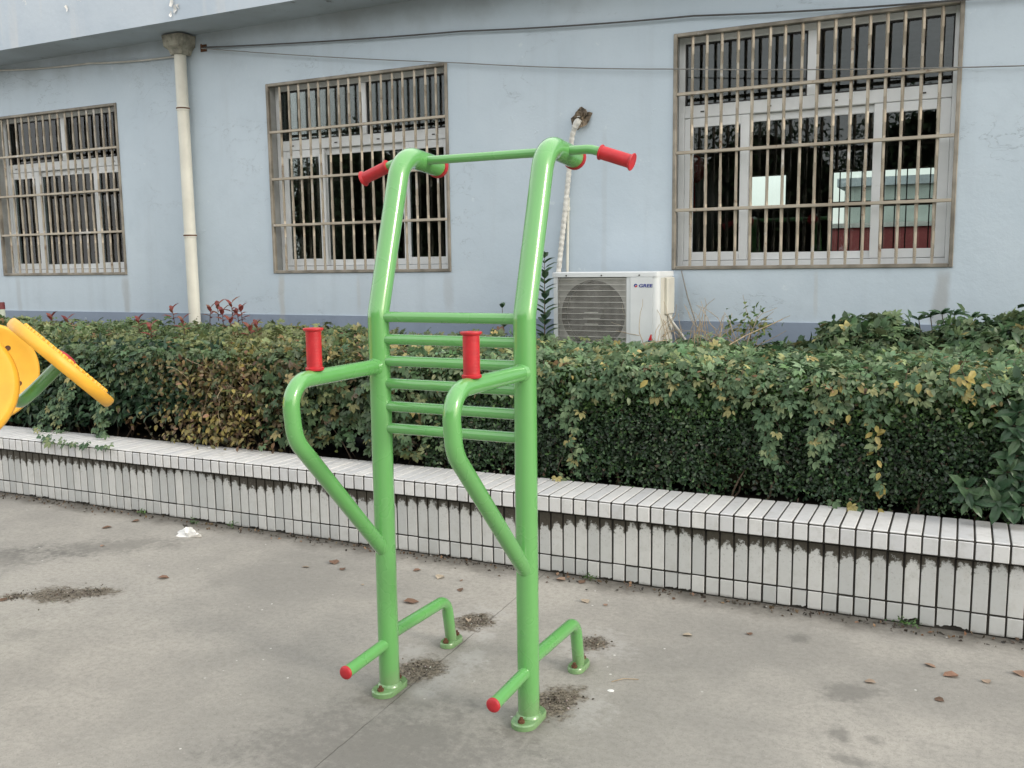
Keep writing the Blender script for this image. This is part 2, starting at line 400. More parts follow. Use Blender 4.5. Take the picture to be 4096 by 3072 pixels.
M_shroud = simple('fan_shroud', (.42, .42, .40), .6, bst=0)
M_blue = simple('logo_blue', (.015, .03, .26), .4, bst=0, var=.05)
M_logored = simple('logo_red', (.60, .02, .03), .4, bst=0, var=.05)
M_hose = simple('white_tape_wrap', (.66, .66, .62), .6, var=.15, vs=30, bs=90, bst=.2)
M_foam = simple('old_expanding_foam', (.27, .215, .155), .9, var=.4, vs=30, bs=55, bst=.8, dirt=((.04, .03, .022), .54))
M_cable = simple('black_cable', (.09, .09, .09), .6, bst=0)
M_cable2 = simple('grey_wire', (.22, .22, .21), .6, bst=0)
M_cable3 = simple('pale_wire', (.55, .54, .50), .6, bst=0)
M_bark = simple('brown_stem', (.10, .07, .045), .85, var=.25, vs=40, bs=80, bst=.4)
M_straw = simple('dry_straw', (.46, .36, .24), .8, var=.2, vs=40, bst=0)
M_core = simple('dark_foliage_filler', (.018, .017, .010), 1., var=.3, vs=30, bs=40, bst=1., spec=0.)  # near-black solid filler, stands in for the shade inside foliage
M_soil = simple('planter_soil', (.040, .031, .022), .95, var=.3, vs=9, bs=40, bst=.8)
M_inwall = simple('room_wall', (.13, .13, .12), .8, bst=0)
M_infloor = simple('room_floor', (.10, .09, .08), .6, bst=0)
M_hoard = simple('red_hoarding', (.36, .085, .09), .6, vs=2, bst=0)
M_white = simple('white_coping', (.75, .75, .73), .6, bst=0)
M_shed = simple('pale_green_shed', (.50, .57, .54), .7, vs=1, bst=0)
M_grass_far = simple('verge', (.10, .15, .06), .9, vs=2, bst=0)
M_bluebd = simple('pale_blue_board', (.28, .42, .50), .5, bst=0)
M_tissue = simple('white_tissue', (.80, .80, .78), .8, var=.06, vs=20, bs=60, bst=.3)
M_deadleaf = None

def mat_glass():
    m = NT('window_glass'); t = m.t; t.nodes.remove(m.b)
    fr = m.n('ShaderNodeFresnel'); fr.inputs['IOR'].default_value = 1.52
    tr = m.n('ShaderNodeBsdfTransparent'); tr.inputs[0].default_value = (.72, .78, .76, 1)
    gl = m.n('ShaderNodeBsdfGlossy'); gl.inputs['Roughness'].default_value = .0; gl.inputs['Color'].default_value = (.95, .97, 1, 1)
    bp = m.bump(m.noise(1.6, 2, .5), .05, .02); m.l(bp, gl.inputs['Normal'])
    ms = m.n('ShaderNodeMixShader'); m.l(fr.outputs[0], ms.inputs[0]); m.l(tr.outputs[0], ms.inputs[1]); m.l(gl.outputs[0], ms.inputs[2])
    m.l(ms.outputs[0], m.out.inputs[0]); return m.m
M_glass = mat_glass()

def mat_leaf(name, rough=.42, trans=.25, attr=True, ramp=None, spec=.4):
    m = NT(name)
    if attr:
        a = m.n('ShaderNodeAttribute'); a.attribute_name = 'leafcol'; c = a.outputs['Color']
    else:
        rm = m.n('ShaderNodeValToRGB'); rm.color_ramp.interpolation = 'LINEAR'
        e = rm.color_ramp.elements
        while len(e) < len(ramp): e.new(.5)
        for i, (p_, cc) in enumerate(ramp): e[i].position = p_; e[i].color = (*cc, 1)
        m.l(m.rnd(), rm.inputs[0]); c = rm.outputs[0]
    v = m.noise(35, 3); c = m.mix(m.smooth(v, .35, .7, 0, .22), c, (.02, .03, .012), 'MIX')
    m.done(c, rough, None, spec=spec)
    tl = m.n('ShaderNodeBsdfTranslucent'); m.l(c, tl.inputs[0])
    ms = m.n('ShaderNodeMixShader'); ms.inputs[0].default_value = trans
    m.l(m.b.outputs[0], ms.inputs[1]); m.l(tl.outputs[0], ms.inputs[2]); m.l(ms.outputs[0], m.out.inputs[0])
    return m.m
M_leaf = mat_leaf('leaf_blade')
M_boxleaf = mat_leaf('small_glossy_leaf', .34, .15, spec=.5)
GREENRAMP = [(0., (.075, .140, .075)), (.4, (.105, .180, .095)), (.75, (.150, .225, .120)), (.90, (.21, .26, .13)), (.95, (.34, .32, .14)), (1., (.44, .38, .16))]
M_vineobj = mat_leaf('creeper_leaf', .5, .25, False, GREENRAMP, .3)
M_photobj = mat_leaf('photinia_leaf', .36, .15, False, [(0., (.030, .070, .036)), (.5, (.045, .098, .048)), (1., (.085, .145, .070))])
M_redleaf = mat_leaf('red_young_leaf', .4, .25, False, [(0., (.20, .045, .048)), (.6, (.30, .075, .065)), (1., (.24, .12, .07))])
M_yelleaf = mat_leaf('yellowed_leaf', .5, .3, False, [(0., (.38, .32, .09)), (.5, (.50, .40, .13)), (1., (.42, .36, .16))])
M_deadleaf = mat_leaf('fallen_leaf_brown', .8, .1, False, [(0., (.17, .11, .08)), (.35, (.29, .17, .12)), (.7, (.40, .30, .23)), (1., (.46, .39, .30))], .2)

# ------------------------------------------------------------------ leaves
LEAF8 = (np.array([(0, 0, 0), (.34, 0, .02), (.70, 0, -.01), (1, 0, -.10), (.28, .48, .09), (.68, .44, .06), (.28, -.48, .09), (.68, -.44, .06)], float),
         np.array([(0, 1, 4), (1, 2, 5), (1, 5, 4), (2, 3, 5), (0, 6, 1), (1, 7, 2), (1, 6, 7), (2, 7, 3)]))
LEAF2 = (np.array([(0, 0, 0), (.5, .5, .10), (1, 0, -.05), (.5, -.5, .10)], float), np.array([(0, 2, 1), (0, 3, 2)]))
def palm(nl=5, seed=0, spread=1.0, w=.40):
    r = random.Random(seed); V = []; T = []
    V0, T0 = LEAF8
    for k in range(nl):
        a = (k - (nl - 1) / 2) * spread * 3.1 / nl + r.uniform(-.15, .15)
        L = (1 - .16 * abs(k - (nl - 1) / 2)) * r.uniform(.85, 1.1); tilt = r.uniform(-.35, .1)
        for p in V0:
            x = p[0] * L * .80 + .17; y = p[1] * w * L; z = p[2] * .7 + tilt * p[0] * .5
            V.append((x * math.cos(a) - y * math.sin(a), x * math.sin(a) + y * math.cos(a), z))
        T += [tuple(int(i) + k * 8 for i in t) for t in T0]
    return np.array(V), np.array(T)

def norm(a): return a / np.maximum(np.linalg.norm(a, axis=1, keepdims=True), 1e-9)
def scatter(name, tmpl, pos, d, n, size, wid, cols, mat, parent):
    V, T = tmpl; N = len(pos); d = norm(d); n = norm(n - d * (n * d).sum(1, keepdims=True)); s = np.cross(n, d)
    W_ = wid if hasattr(wid, '__len__') else np.full(N, wid)
    vv = (pos[:, None, :] + size[:, None, None] * (V[None, :, 0:1] * d[:, None, :] + (V[None, :, 1:2] * W_[:, None, None]) * s[:, None, :] + V[None, :, 2:3] * n[:, None, :]))
    org = np.array(root_of(parent)) if parent else np.zeros(3)
    vv = (vv.reshape(-1, 3) - org).astype(np.float32)
    ff = (T[None] + (np.arange(N) * len(V))[:, None, None]).reshape(-1, 3).astype(np.int32)
    me = bpy.data.meshes.new(name)
    me.vertices.add(len(vv)); me.vertices.foreach_set('co', vv.ravel())
    me.loops.add(ff.size); me.loops.foreach_set('vertex_index', ff.ravel())
    me.polygons.add(len(ff)); me.polygons.foreach_set('loop_start', np.arange(0, ff.size, 3, dtype=np.int32))
    me.update(calc_edges=True)
    at = me.attributes.new('leafcol', 'FLOAT_COLOR', 'POINT')
    cc = np.ones((len(vv), 4), np.float32); cc[:, :3] = np.repeat(cols, len(V), axis=0); at.data.foreach_set('color', cc.ravel())
    me.materials.append(mat)
    o = bpy.data.objects.new(name, me); col.objects.link(o)
    if parent: o.parent = parent
    o['kind'] = 'stuff'
    return o
def palette(N, stops, jitter=.18):
    ws = np.array([s[0] for s in stops], float); ws /= ws.sum(); idx = rng.choice(len(stops), N, p=ws)
    c = np.array([s[1] for s in stops])[idx]
    return np.clip(c * (1 + rng.normal(0, jitter, (N, 1))) * (1 + rng.normal(0, .05, (N, 3))), .004, .8)
def wob(x, y, s=1.0, ph=0.):
    return (np.sin(x * 3.1 * s + ph) + np.sin(y * 4.3 * s + 1.7 * ph + 1.1) + np.sin((x + y) * 6.7 * s + ph * .7) * .6 + np.sin((x - y * 1.3) * 11.3 * s + 2 + ph) * .4) / 3.
def orient(o, N, up=.3, jit=.6, droop=.5):
    n = norm(o + rng.normal(0, jit, (N, 3)) + np.array([0, 0, up]))
    d = rng.normal(0, 1, (N, 3)) + np.array([0, 0, -droop]) + o * .25
    return d, n
def frame_rot(d, n):
    d = Vector(d).normalized(); n = Vector(n); n = (n - d * n.dot(d)).normalized(); s = n.cross(d)
    return Matrix(((d.x, s.x, n.x), (d.y, s.y, n.y), (d.z, s.z, n.z))).to_euler()
def tmpl_mesh(name, tm, mat, wid=1., flip=False):
    V, T = tm; me = bpy.data.meshes.new(name)
    me.from_pydata([(p[0], p[1] * wid, p[2]) for p in V], [], [tuple(int(i) for i in t) for t in T]); me.materials.append(mat); return me
PALMS = [tmpl_mesh('creeper_leaf_shape', palm(5, k, 1.0 + .15 * (k % 3)), M_vineobj) for k in range(5)]
SINGLE_P = tmpl_mesh('photinia_leaf_shape', LEAF8, M_photobj, .42)
SINGLE_R = tmpl_mesh('red_leaf_shape', LEAF8, M_redleaf, .40)
SINGLE_Y = tmpl_mesh('yellow_leaf_shape', LEAF8, M_yelleaf, .52)

# ================================================================== GROUND
g = MB(); g.add([(-60, -60, 0), (60, -60, 0), (60, 90, 0), (-60, 90, 0)], [(0, 1, 2, 3)])
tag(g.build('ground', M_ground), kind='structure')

# ================================================================== BUILDING
bl = thing('building', (-4.5, D, 0), 'pale blue rendered single-storey building with slate blue plinth and barred windows', 'building')
XA, XB = -16., 4.5
def wall_panel(mb, z0, z1, holes, y):
    xs = sorted(set([XA, XB] + [x for h_ in holes for x in h_]))
    for a, b in zip(xs[:-1], xs[1:]):
        if (a, b) in holes: continue
        mb.add([(a, y, z0), (b, y, z0), (b, y, z1), (a, y, z1)], [(0, 1, 2, 3)])
TH = .24
wm = MB(); wall_panel(wm, PLZ, WZ0, [], D); wall_panel(wm, WZ0, WZ1, WIN, D); wall_panel(wm, WZ1, SOF + .05, [], D)
wall_panel(wm, 0, WZ0, [], D + TH); wall_panel(wm, WZ0, WZ1, WIN, D + TH); wall_panel(wm, WZ1, SOF + .05, [], D + TH)
wm.build('wall', M_wall, bl)
MB().box((XA, D - .012, 0), (XB, D + .1, PLZ)).build('plinth', M_plinth, bl)
for a, b in WIN:
    rv = MB()
    rv.add([(a, D, WZ0), (a, D + TH, WZ0), (a, D + TH, WZ1), (a, D, WZ1)], [(0, 1, 2, 3)])
    rv.add([(b, D, WZ0), (b, D + TH, WZ0), (b, D + TH, WZ1), (b, D, WZ1)], [(0, 1, 2, 3)])
    rv.add([(a, D, WZ1), (b, D, WZ1), (b, D + TH, WZ1), (a, D + TH, WZ1)], [(0, 1, 2, 3)])
    rv.add([(a, D, WZ0), (b, D, WZ0), (b, D + TH, WZ0), (a, D + TH, WZ0)], [(0, 1, 2, 3)])
    rv.build('window_reveal', M_reveal, bl)
OV = .445
ev = MB(); ev.add([(XA, D - OV, SOF), (XB, D - OV, SOF), (XB, D, SOF), (XA, D, SOF)], [(0, 1, 2, 3)])
ev.build('soffit', M_soffit, bl)
MB().add([(XA, D - OV, SOF), (XB, D - OV, SOF), (XB, D - OV - .0, SOF + .55), (XA, D - OV, SOF + .55), (XB, D - OV + .12, SOF + .55), (XA, D - OV + .12, SOF + .55)],
         [(0, 1, 2, 3), (3, 2, 4, 5)]).build('fascia', M_fascia, bl)
# peeling paint flakes on the fascia
for px, py, s in [(372, 8, .05), (378, 22, .045), (371, 30, .03), (145, 18, .03), (385, 14, .03)]:
    c = at_y(px, py, D - OV - .006); fl = MB(); k = 7; vs = [c]
    for i in range(k):
        a = i * 6.283 / k; rr = s * random.uniform(.5, 1.1)
        vs.append(c + Vector((math.cos(a) * rr * .6, -random.uniform(.0, .018), math.sin(a) * rr)))
    fl.add(vs, [(0, i + 1, (i + 1) % k + 1) for i in range(k)]); fl.build('paint_flake', M_white, bl)
# roof slab and rooms behind
MB().box((XA, D - OV + .13, SOF + .28), (XB, D + 7.4, SOF + .5)).build('roof', M_soffit, bl)
YR = D + 7.0
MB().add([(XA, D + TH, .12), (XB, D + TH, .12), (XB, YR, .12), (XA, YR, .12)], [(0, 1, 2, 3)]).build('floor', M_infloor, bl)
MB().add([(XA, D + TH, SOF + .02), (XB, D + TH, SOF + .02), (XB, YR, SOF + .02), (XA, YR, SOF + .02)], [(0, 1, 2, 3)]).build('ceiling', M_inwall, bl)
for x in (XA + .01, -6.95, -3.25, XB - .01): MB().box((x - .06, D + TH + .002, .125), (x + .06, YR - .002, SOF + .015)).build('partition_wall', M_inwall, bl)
rw = MB(); HO = [(-2.85, -2.31), (-1.70, -.40)]
def rear(z0, z1, holes):
    xs = sorted(set([XA, XB] + [x for h_ in holes for x in h_]))
    for a, b in zip(xs[:-1], xs[1:]):
        if (a, b) in holes: continue
        rw.box((a, YR, z0), (b, YR + .22, z1))
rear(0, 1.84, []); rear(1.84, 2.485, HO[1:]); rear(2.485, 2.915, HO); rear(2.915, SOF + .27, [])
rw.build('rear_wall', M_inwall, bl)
rf = MB(); rf.box((-1.70, YR + .05, 2.43), (-.40, YR + .12, 2.51)); rf.box((-1.07, YR + .05, 1.84), (-1.03, YR + .12, 2.43)); rf.box((-1.07, YR + .05, 2.51), (-1.03, YR + .12, 2.915))
rf.build('rear_window_frame', M_fan, bl)
for k in range(9): MB().box((-1.62 + k * .142, YR + .16, 1.84), (-1.605 + k * .142, YR + .175, 2.915)).build('rear_window_bar', M_fan, bl)

# ---- windows: outer frame, transom, mullion, two front sashes, fixed middle light
FY = D + .105
WNAMES = ['left', 'mid', 'right']
for wi, (a, b) in enumerate(WIN):
    win = MB(); e = .045; y0, y1 = FY, FY + .07
    win.box((a + .002, y0, WZ0 + .002), (a + e, y1, WZ1 - .002), .003); win.box((b - e, y0, WZ0 + .002), (b - .002, y1, WZ1 - .002), .003)
    win.box((a + e, y0 + .001, WZ1 - e), (b - e, y1, WZ1 - .003), .003); win.box((a + e, y0 + .001, WZ0 + .003), (b - e, y1, WZ0 + .055), .003)
    o = win.build('window', M_pvc, bl)
    tag(o, ['white plastic sliding window at the left behind brown bars', 'white plastic sliding window behind the pull-up bar',
            'white plastic sliding window above the condenser unit with daylight through the room'][wi])
    mxx = a + .91
    t = MB(); t.box((a + e, y0 + .003, 2.72), (b - e, y1, 2.805), .004); t.build('transom', M_pvc, o)
    MB().box((mxx - .036, y0 + .004, 2.806), (mxx + .036, y1, WZ1 - e - .001), .004).build('mullion', M_pvc, o)
    bead = MB()
    for u0, u1 in ((a + e, mxx - .036), (mxx + .036, b - e)):
        MB().box((u0 + .001, FY + .03, 2.806), (u1 - .001, FY + .036, WZ1 - e - .001)).build('pane', M_glass, o)
        z0, z1 = 2.806, WZ1 - e - .001; k = .010
        bead.box((u0, FY + .018, z0), (u0 + k, FY + .029, z1)); bead.box((u1 - k, FY + .018, z0), (u1, FY + .029, z1))
        bead.box((u0 + k, FY + .0185, z0), (u1 - k, FY + .029, z0 + k)); bead.box((u0 + k, FY + .0185, z1 - k), (u1 - k, FY + .029, z1))
    bead.build('seal', M_seal, o)
    zlo, zhi = WZ0 + .056, 2.719
    def sash(x0, x1, yy, sw=.062, bot=.06):
        s = MB(); z0, z1 = zlo + .002, zhi - .002
        s.box((x0, yy, z0), (x0 + sw, yy + .028, z1), .004); s.box((x1 - sw, yy, z0), (x1, yy + .028, z1), .004)
        s.box((x0 + sw, yy + .001, z0), (x1 - sw, yy + .028, z0 + bot), .003); s.box((x0 + sw, yy + .001, z1 - sw), (x1 - sw, yy + .028, z1), .003)
        so_ = s.build('sash', M_pvc, o)
        MB().box((x0 + sw + .001, yy + .012, z0 + bot + .001), (x1 - sw - .001, yy + .017, z1 - sw - .001)).build('pane', M_glass, o)
        return so_
    sash(a + e + .001, a + .50, FY + .006); sash(b - .50, b - e - .001, FY + .006)
    sash(a + .45, b - .45, FY + .038, .05, .05)
    # drain slot caps
    for xx in (a + .16, a + .62, a + 1.05, a + 1.58): MB().box((xx, y0 - .004, 2.755), (xx + .025, y0 + .0025, 2.763)).build('vent_slot', M_seal, o)

# ================================================================== WINDOW GRILLES
def bar_mesh():
    z0, z1 = WZ0 + .018, WZ1 - .018; L = z1 - z0; s = .0080
    zs = [0.]; ang = [0.]; cur = 0.
    twist = []
    t = .045
    while t < L - .1:
        twist.append((t, t + .085)); t += .085 + (.075 if len(twist) % 2 else .14)
    zc = 0.
    for a, b in twist:
        zs.append(a); ang.append(cur)
        n = 14
        for k in range(1, n + 1): zs.append(a + (b - a) * k / n); ang.append(cur + k * math.pi / 4 * .9)
        cur = ang[-1]
    zs.append(L); ang.append(cur)
    m = MB(); vs = []; fs = []
    for z, a in zip(zs, ang):
        for k in range(4):
            th = a + math.pi / 4 + k * math.pi / 2; vs.append((s * 1.414 * math.cos(th), s * 1.414 * math.sin(th), z))
    for i in range(len(zs) - 1):
        for k in range(4): fs.append((i * 4 + k, i * 4 + (k + 1) % 4, i * 4 + 4 + (k + 1) % 4, i * 4 + 4 + k))
    m.add(vs, fs); me = m.mesh('twisted_bar'); me.materials.append(M_grille); return me
BAR = bar_mesh()
GLAB = ['tarnished steel window grille left of the cream drainpipe', 'tarnished steel window grille behind the red and green pull-up bar',
        'tarnished steel window grille above the white condenser unit, wire crossing it']
for wi, (a, b) in enumerate(WIN):
    t_ = 0; gr = thing('window_grille', ((a + b) / 2, D, WZ0), GLAB[wi], 'grille', 'steel grilles over the windows')
    f = MB(); t = .020; y0, y1 = D - .012, D + .022
    f.box((a - .006, y0, WZ0 - .006), (a + t, y1, WZ1 + .006), .004); f.box((b - t, y0, WZ0 - .006), (b + .006, y1, WZ1 + .006), .004)
    f.box((a + t, y0 + .001, WZ1 - t), (b - t, y1, WZ1 + .006), .004); f.box((a + t, y0 + .001, WZ0 - .006), (b - t, y1, WZ0 + t), .004)
    f.build('frame', M_gframe, gr)
    for z in (2.87, 2.472, 2.077): MB().box((a + t, D - .013, z - .011), (b - t, D + .010, z + .011), .003).build('rail', M_grille, gr)
    for k in range(16):
        o = inst('bar', BAR, gr, (a + .12 + k * .1042 + random.uniform(-.003, .003), D + .0195 - .012 + .011, WZ0 + .018), (random.uniform(-.002, .002), random.uniform(-.003, .003), random.uniform(-.1, .1)))

# room odds and ends seen through the glass
MB().box((-4.95, D + .30, WZ0 - .01), (-3.72, D + .75, WZ0 + .075), .006).build('desk_top', M_bluebd)
tag(bpy.data.objects['desk_top'], 'pale blue desk edge just inside the window behind the pull-up bar', 'desk')
lan = thing('red_lantern', (-1.86, D + .45, 2.1), 'dark red hanging lantern inside the window above the condenser', 'lantern')
MB().lathe([(0, .03), (.03, .07), (.1, .085), (.17, .07), (.2, .03)], (-1.86, D + .45, 2.3), (0, 0, 1), 14).build('shade', M_redcap, lan, 50)
MB().tube([(-1.86, D + .45, 2.5), (-1.86, D + .45, SOF)], .003, 6).build('cord', M_cable, lan)
MB().tube([(-1.86, D + .45, 2.08), (-1.86, D + .45, 2.3)], [.018, .012], 8).build('tassel', M_redcap, lan)
cu = MB(); n = 40
for j in range(n):
    x = -8.85 + j * .0165; yy = D + .42 + .03 * math.sin(j * 1.15)
    cu.v += [Vector((x, yy, 1.75)), Vector((x, yy, 3.2))]
    if j: cu.f.append((2 * j - 2, 2 * j, 2 * j + 1, 2 * j - 1))
tag(cu.build('curtain', simple('dull_green_curtain', (.07, .09, .07), .9, bst=0), None, 60), 'dull green curtain behind the window left of the drainpipe', 'curtain')
cu2 = MB()
for j in range(24):
    x = -5.35 + j * .0165; yy = D + .42 + .03 * math.sin(j * 1.15)
    cu2.v += [Vector((x, yy, 1.75)), Vector((x, yy, 3.2))]
    if j: cu2.f.append((2 * j - 2, 2 * j, 2 * j + 1, 2 * j - 1))
tag(cu2.build('curtain', simple('dull_grey_curtain', (.09, .09, .075), .9, bst=0), None, 60), 'dull grey curtain behind the window right of the drainpipe', 'curtain')

# beyond the rear windows
hd = thing('red_hoarding', (-2, 17.5, 0), 'red hoarding with white coping seen through the right-hand room', 'hoarding')
MB().box((-7, 17.5, 0), (4, 17.56, 2.28)).build('panel', M_hoard, hd); MB().box((-7, 17.46, 2.282), (4, 17.6, 2.36)).build('coping', M_white, hd)
sh = thing('shed', (-1.5, 30, 0), 'pale green shed beyond the red hoarding, seen through the room', 'shed')
MB().box((-3.4, 30, 0), (.3, 34, 3.9)).build('wall', M_shed, sh); MB().box((-3.6, 29.8, 3.902), (.5, 34.2, 4.15)).build('roof', M_soffit, sh)

# ================================================================== DRAINPIPE
PX = -6.385; PY = D - .075
dpp = thing('drainpipe', (PX, PY, 0), 'cream downpipe on the blue wall with a stained hopper under the eaves', 'drainpipe')
for z0, z1, r in ((0, 2.02, .053), (2.0, 3.14, .0525), (3.12, 3.64, .0525)):
    MB().tube([(PX, PY, z0), (PX, PY, z1)], r, 20).build('pipe_section', M_cream, dpp, 40)
for z in (2.013, 3.138):
    MB().lathe([(-.02, .053), (-.018, .0575), (.018, .0575), (.02, .053)], (PX, PY, z), (0, 0, 1), 20).build('collar', M_cream, dpp, 40)
    MB().lathe([(-.006, .0575), (-.005, .060), (.005, .060), (.006, .0575)], (PX, PY, z), (0, 0, 1), 20).build('joint_ring', M_rust, dpp, 40)
hp = MB(); zs = [(3.60, .068, .06), (3.64, .08, .07), (3.67, .115, .10), (3.76, .125, .11)]
vs = []; fs = []
for z, hw, hd_ in zs:
    c = .25
    for u, v in ((-1, -1 + c), (-1 + c, -1), (1 - c, -1), (1, -1 + c), (1, 1), (-1, 1)): vs.append((PX + u * hw, min(PY + v * hd_, D - .003), z))
for i in range(len(zs) - 1):
    for k in range(6): fs.append((i * 6 + k, i * 6 + (k + 1) % 6, i * 6 + 6 + (k + 1) % 6, i * 6 + 6 + k))
fs += [(0, 1, 2, 3, 4, 5), tuple(18 + k for k in range(6))]
hp.add(vs, fs).build('hopper', M_hopper, dpp)

pp0 = at_y(1, 660, 6.15); po_ = thing('post', (pp0.x, 6.15, .4), 'pale green post with maroon cap standing behind the hedge at the left edge', 'post')
MB().tube([(pp0.x, 6.15, .4), (pp0.x, 6.15, 1.33)], .04, 14).build('shaft', simple('pale_green_post', (.50, .56, .47), .6), po_, 40)
MB().tube([(pp0.x, 6.15, 1.331), (pp0.x, 6.15, 1.40)], [.043, .04], 14).build('cap', simple('maroon_cap', (.16, .03, .035), .6), po_, 40)
# ================================================================== WIRES ALONG THE WALL
def wire(name, pts, r, mat, label):
    MBw = MB(); P_ = [Vector(p) for p in pts]; path = []
    for a, b in zip(P_[:-1], P_[1:]):
        n = 8
        for k in range(n):
            f = k / n; p = a.lerp(b, f); p.z -= .012 * 4 * f * (1 - f); path.append(p)
    path.append(P_[-1])
    o = MBw.tube(path, r, 6).build(name, mat); return tag(o, label, 'cable')
AN = (-6.155, D - .03, 3.651)
wire('cable', [AN, (-3.538, D - .03, 3.484), (-1.741, D - .03, 3.375), (-.04, D - .035, 3.262), (2.6, D - .04, 3.1)], .0065, M_cable, 'black cable strung above the windows from the bracket beside the hopper')
wire('cable', [(AN[0], AN[1] - .02, AN[2] - .012), (-3.543, D - .035, 3.249), (-1.866, D - .035, 3.037), (.256, D - .035, 2.844), (2.6, D - .04, 2.65)], .0042, M_cable2, 'thin grey wire sagging across the right window grille')
wire('cable', [(-9.4, D - .02, 3.755), (-8.886, D - .02, 3.728), (-7.6, D - .02, 3.665), (-6.5, D - .02, 3.612)], .009, M_cable3, 'pale cable along the wall under the eaves left of the hopper')
bk = thing('cable_bracket', (AN[0], D, AN[2]), 'small rusty bracket on the wall beside the hopper holding two wires', 'bracket')
MB().box((AN[0] - .05, D - .012, AN[2] - .03), (AN[0] + .02, D - .0005, AN[2] + .03), .003).build('plate', M_rust, bk)
MB().tube([(AN[0], D - .012, AN[2]), (AN[0], D - .05, AN[2]), (AN[0], D - .05, AN[2] + .025)], .006, 8).build('hook', M_rust, bk)

# ================================================================== CONDENSER UNIT
AX0, AX1, AY, AYB, AZ0, AZ1 = -2.612, -1.838, D - .48, D - .15, 1.095, 1.655
ac = thing('condenser_unit', ((AX0 + AX1) / 2, (AY + AYB) / 2, AZ0), 'white air-conditioner condenser with round fan guard under the blue wall', 'air conditioner')
FX, FZ, FR = -2.315, 1.362, .236
body = MB(); gx0, gx1, gz0, gz1 = -2.567, -2.062, 1.118, 1.620
fr_ = [(AX0, AZ0), (AX1, AZ0), (AX1, AZ1 - .022), (AX0, AZ1 - .022)]
c = .035   # body shell: sides, back, with rounded vertical edges
sec = []
for (x, y, sx, sy) in ((AX0, AY, 1, 1), (AX1, AY, -1, 1)):
    arc = []
    for k in range(7):
        a = k / 6 * math.pi / 2
        arc.append((x + sx * c * (1 - math.cos(a)), y + c * (1 - math.sin(a))))
    sec.append(arc)
loop = [(AX0, AYB)] + sec[0] ; loop2 = list(reversed(sec[1])) + [(AX1, AYB)]
def strip(mb, L, z0, z1):
    n = len(L); mb.add([(x, y, z0) for x, y in L] + [(x, y, z1) for x, y in L], [(i, i + 1, n + i + 1, n + i) for i in range(n - 1)])
zt = AZ1 - .022
strip(body, loop, AZ0, zt); strip(body, loop2, AZ0, zt); strip(body, [(AX1, AYB), (AX0, AYB)], AZ0, zt)
xa, xb = AX0 + c, AX1 - c
for (u0, v0, u1, v1) in ((xa, AZ0, gx0, zt), (gx1, AZ0, xb, zt), (gx0, AZ0, gx1, gz0), (gx0, gz1, gx1, zt)):
    if u1 > u0: body.add([(u0, AY, v0), (u1, AY, v0), (u1, AY, v1), (u0, AY, v1)], [(0, 1, 2, 3)])
body.add([(AX0, AY + c, AZ0), (AX0 + c, AY, AZ0), (AX1 - c, AY, AZ0), (AX1, AY + c, AZ0), (AX1, AYB, AZ0), (AX0, AYB, AZ0)], [(0, 1, 2, 3, 4, 5)])
body.build('casing', M_acw, ac, 30)
lid = MB(); L = [(AX0 - .006, AYB + .004)] + [(x - .006 if i < 3 else x, y - .006) for i, (x, y) in enumerate(sec[0])] + [(x + .006 if i < 3 else x, y - .006) for i, (x, y) in enumerate(reversed(sec[1]))] + [(AX1 + .006, AYB + .004)]
L2 = [(x * .992 + (AX0 + AX1) / 2 * .008, y * .97 + (AY + AYB) / 2 * .03) for x, y in L]
n = len(L)
lid.add([(x, y, zt - .012) for x, y in L] + [(x, y, AZ1 - .006) for x, y in L] + [(x, y, AZ1) for x, y in L2],
        [(i, (i + 1) % n, n + (i + 1) % n, n + i) for i in range(n)] + [(n + i, n + (i + 1) % n, 2 * n + (i + 1) % n, 2 * n + i) for i in range(n)] + [tuple(2 * n + i for i in range(n))])
lid.build('lid', M_acw, ac, 35)
for xx in (-2.50, -2.24, -1.97): MB().lathe([(0, .006), (.004, .005)], (xx, AY - .006, zt - .002), (0, -1, 0), 8).build('screw', M_fan, ac)
# recessed fan: square dish with round mouth
dish = MB(); n = 48; dy = AY + .028; vs = []; fs = []
for k in range(n):
    a = 2 * math.pi * k / n; ca, sa = math.cos(a), math.sin(a)
    t = min((.2525) / max(abs(ca), 1e-6), (.249) / max(abs(sa), 1e-6))
    vs.append(((gx0 + gx1) / 2 + ca * t, dy, (gz0 + gz1) / 2 + sa * t))
    vs.append((FX + FR * ca, dy, FZ + FR * sa)); vs.append((FX + FR * .97 * ca, dy + .10, FZ + FR * .97 * sa))
for k in range(n):
    j = (k + 1) % n; fs.append((3 * k, 3 * j, 3 * j + 1, 3 * k + 1))
dish.add(vs, fs)
dish.add([(gx0, AY, gz0), (gx1, AY, gz0), (gx1, AY, gz1), (gx0, AY, gz1), (gx0, dy, gz0), (gx1, dy, gz0), (gx1, dy, gz1), (gx0, dy, gz1)], [(0, 1, 5, 4), (1, 2, 6, 5), (2, 3, 7, 6), (3, 0, 4, 7)])
dish.build('fan_shroud', M_shroud, ac)
MB().lathe([(0, FR), (.004, FR)], (FX, dy + .104, FZ), (0, 1, 0), 32).build('coil', M_fan, ac)
_ct = MB(); _ct.add([(FX + FR * math.cos(k * math.pi / 24), dy + .0005 + t_ * .1, FZ + FR * math.sin(k * math.pi / 24)) for t_ in (0, 1) for k in range(48)], [(k, (k + 1) % 48, 48 + (k + 1) % 48, 48 + k) for k in range(48)])
_ct.build('fan_duct', M_fan, ac)
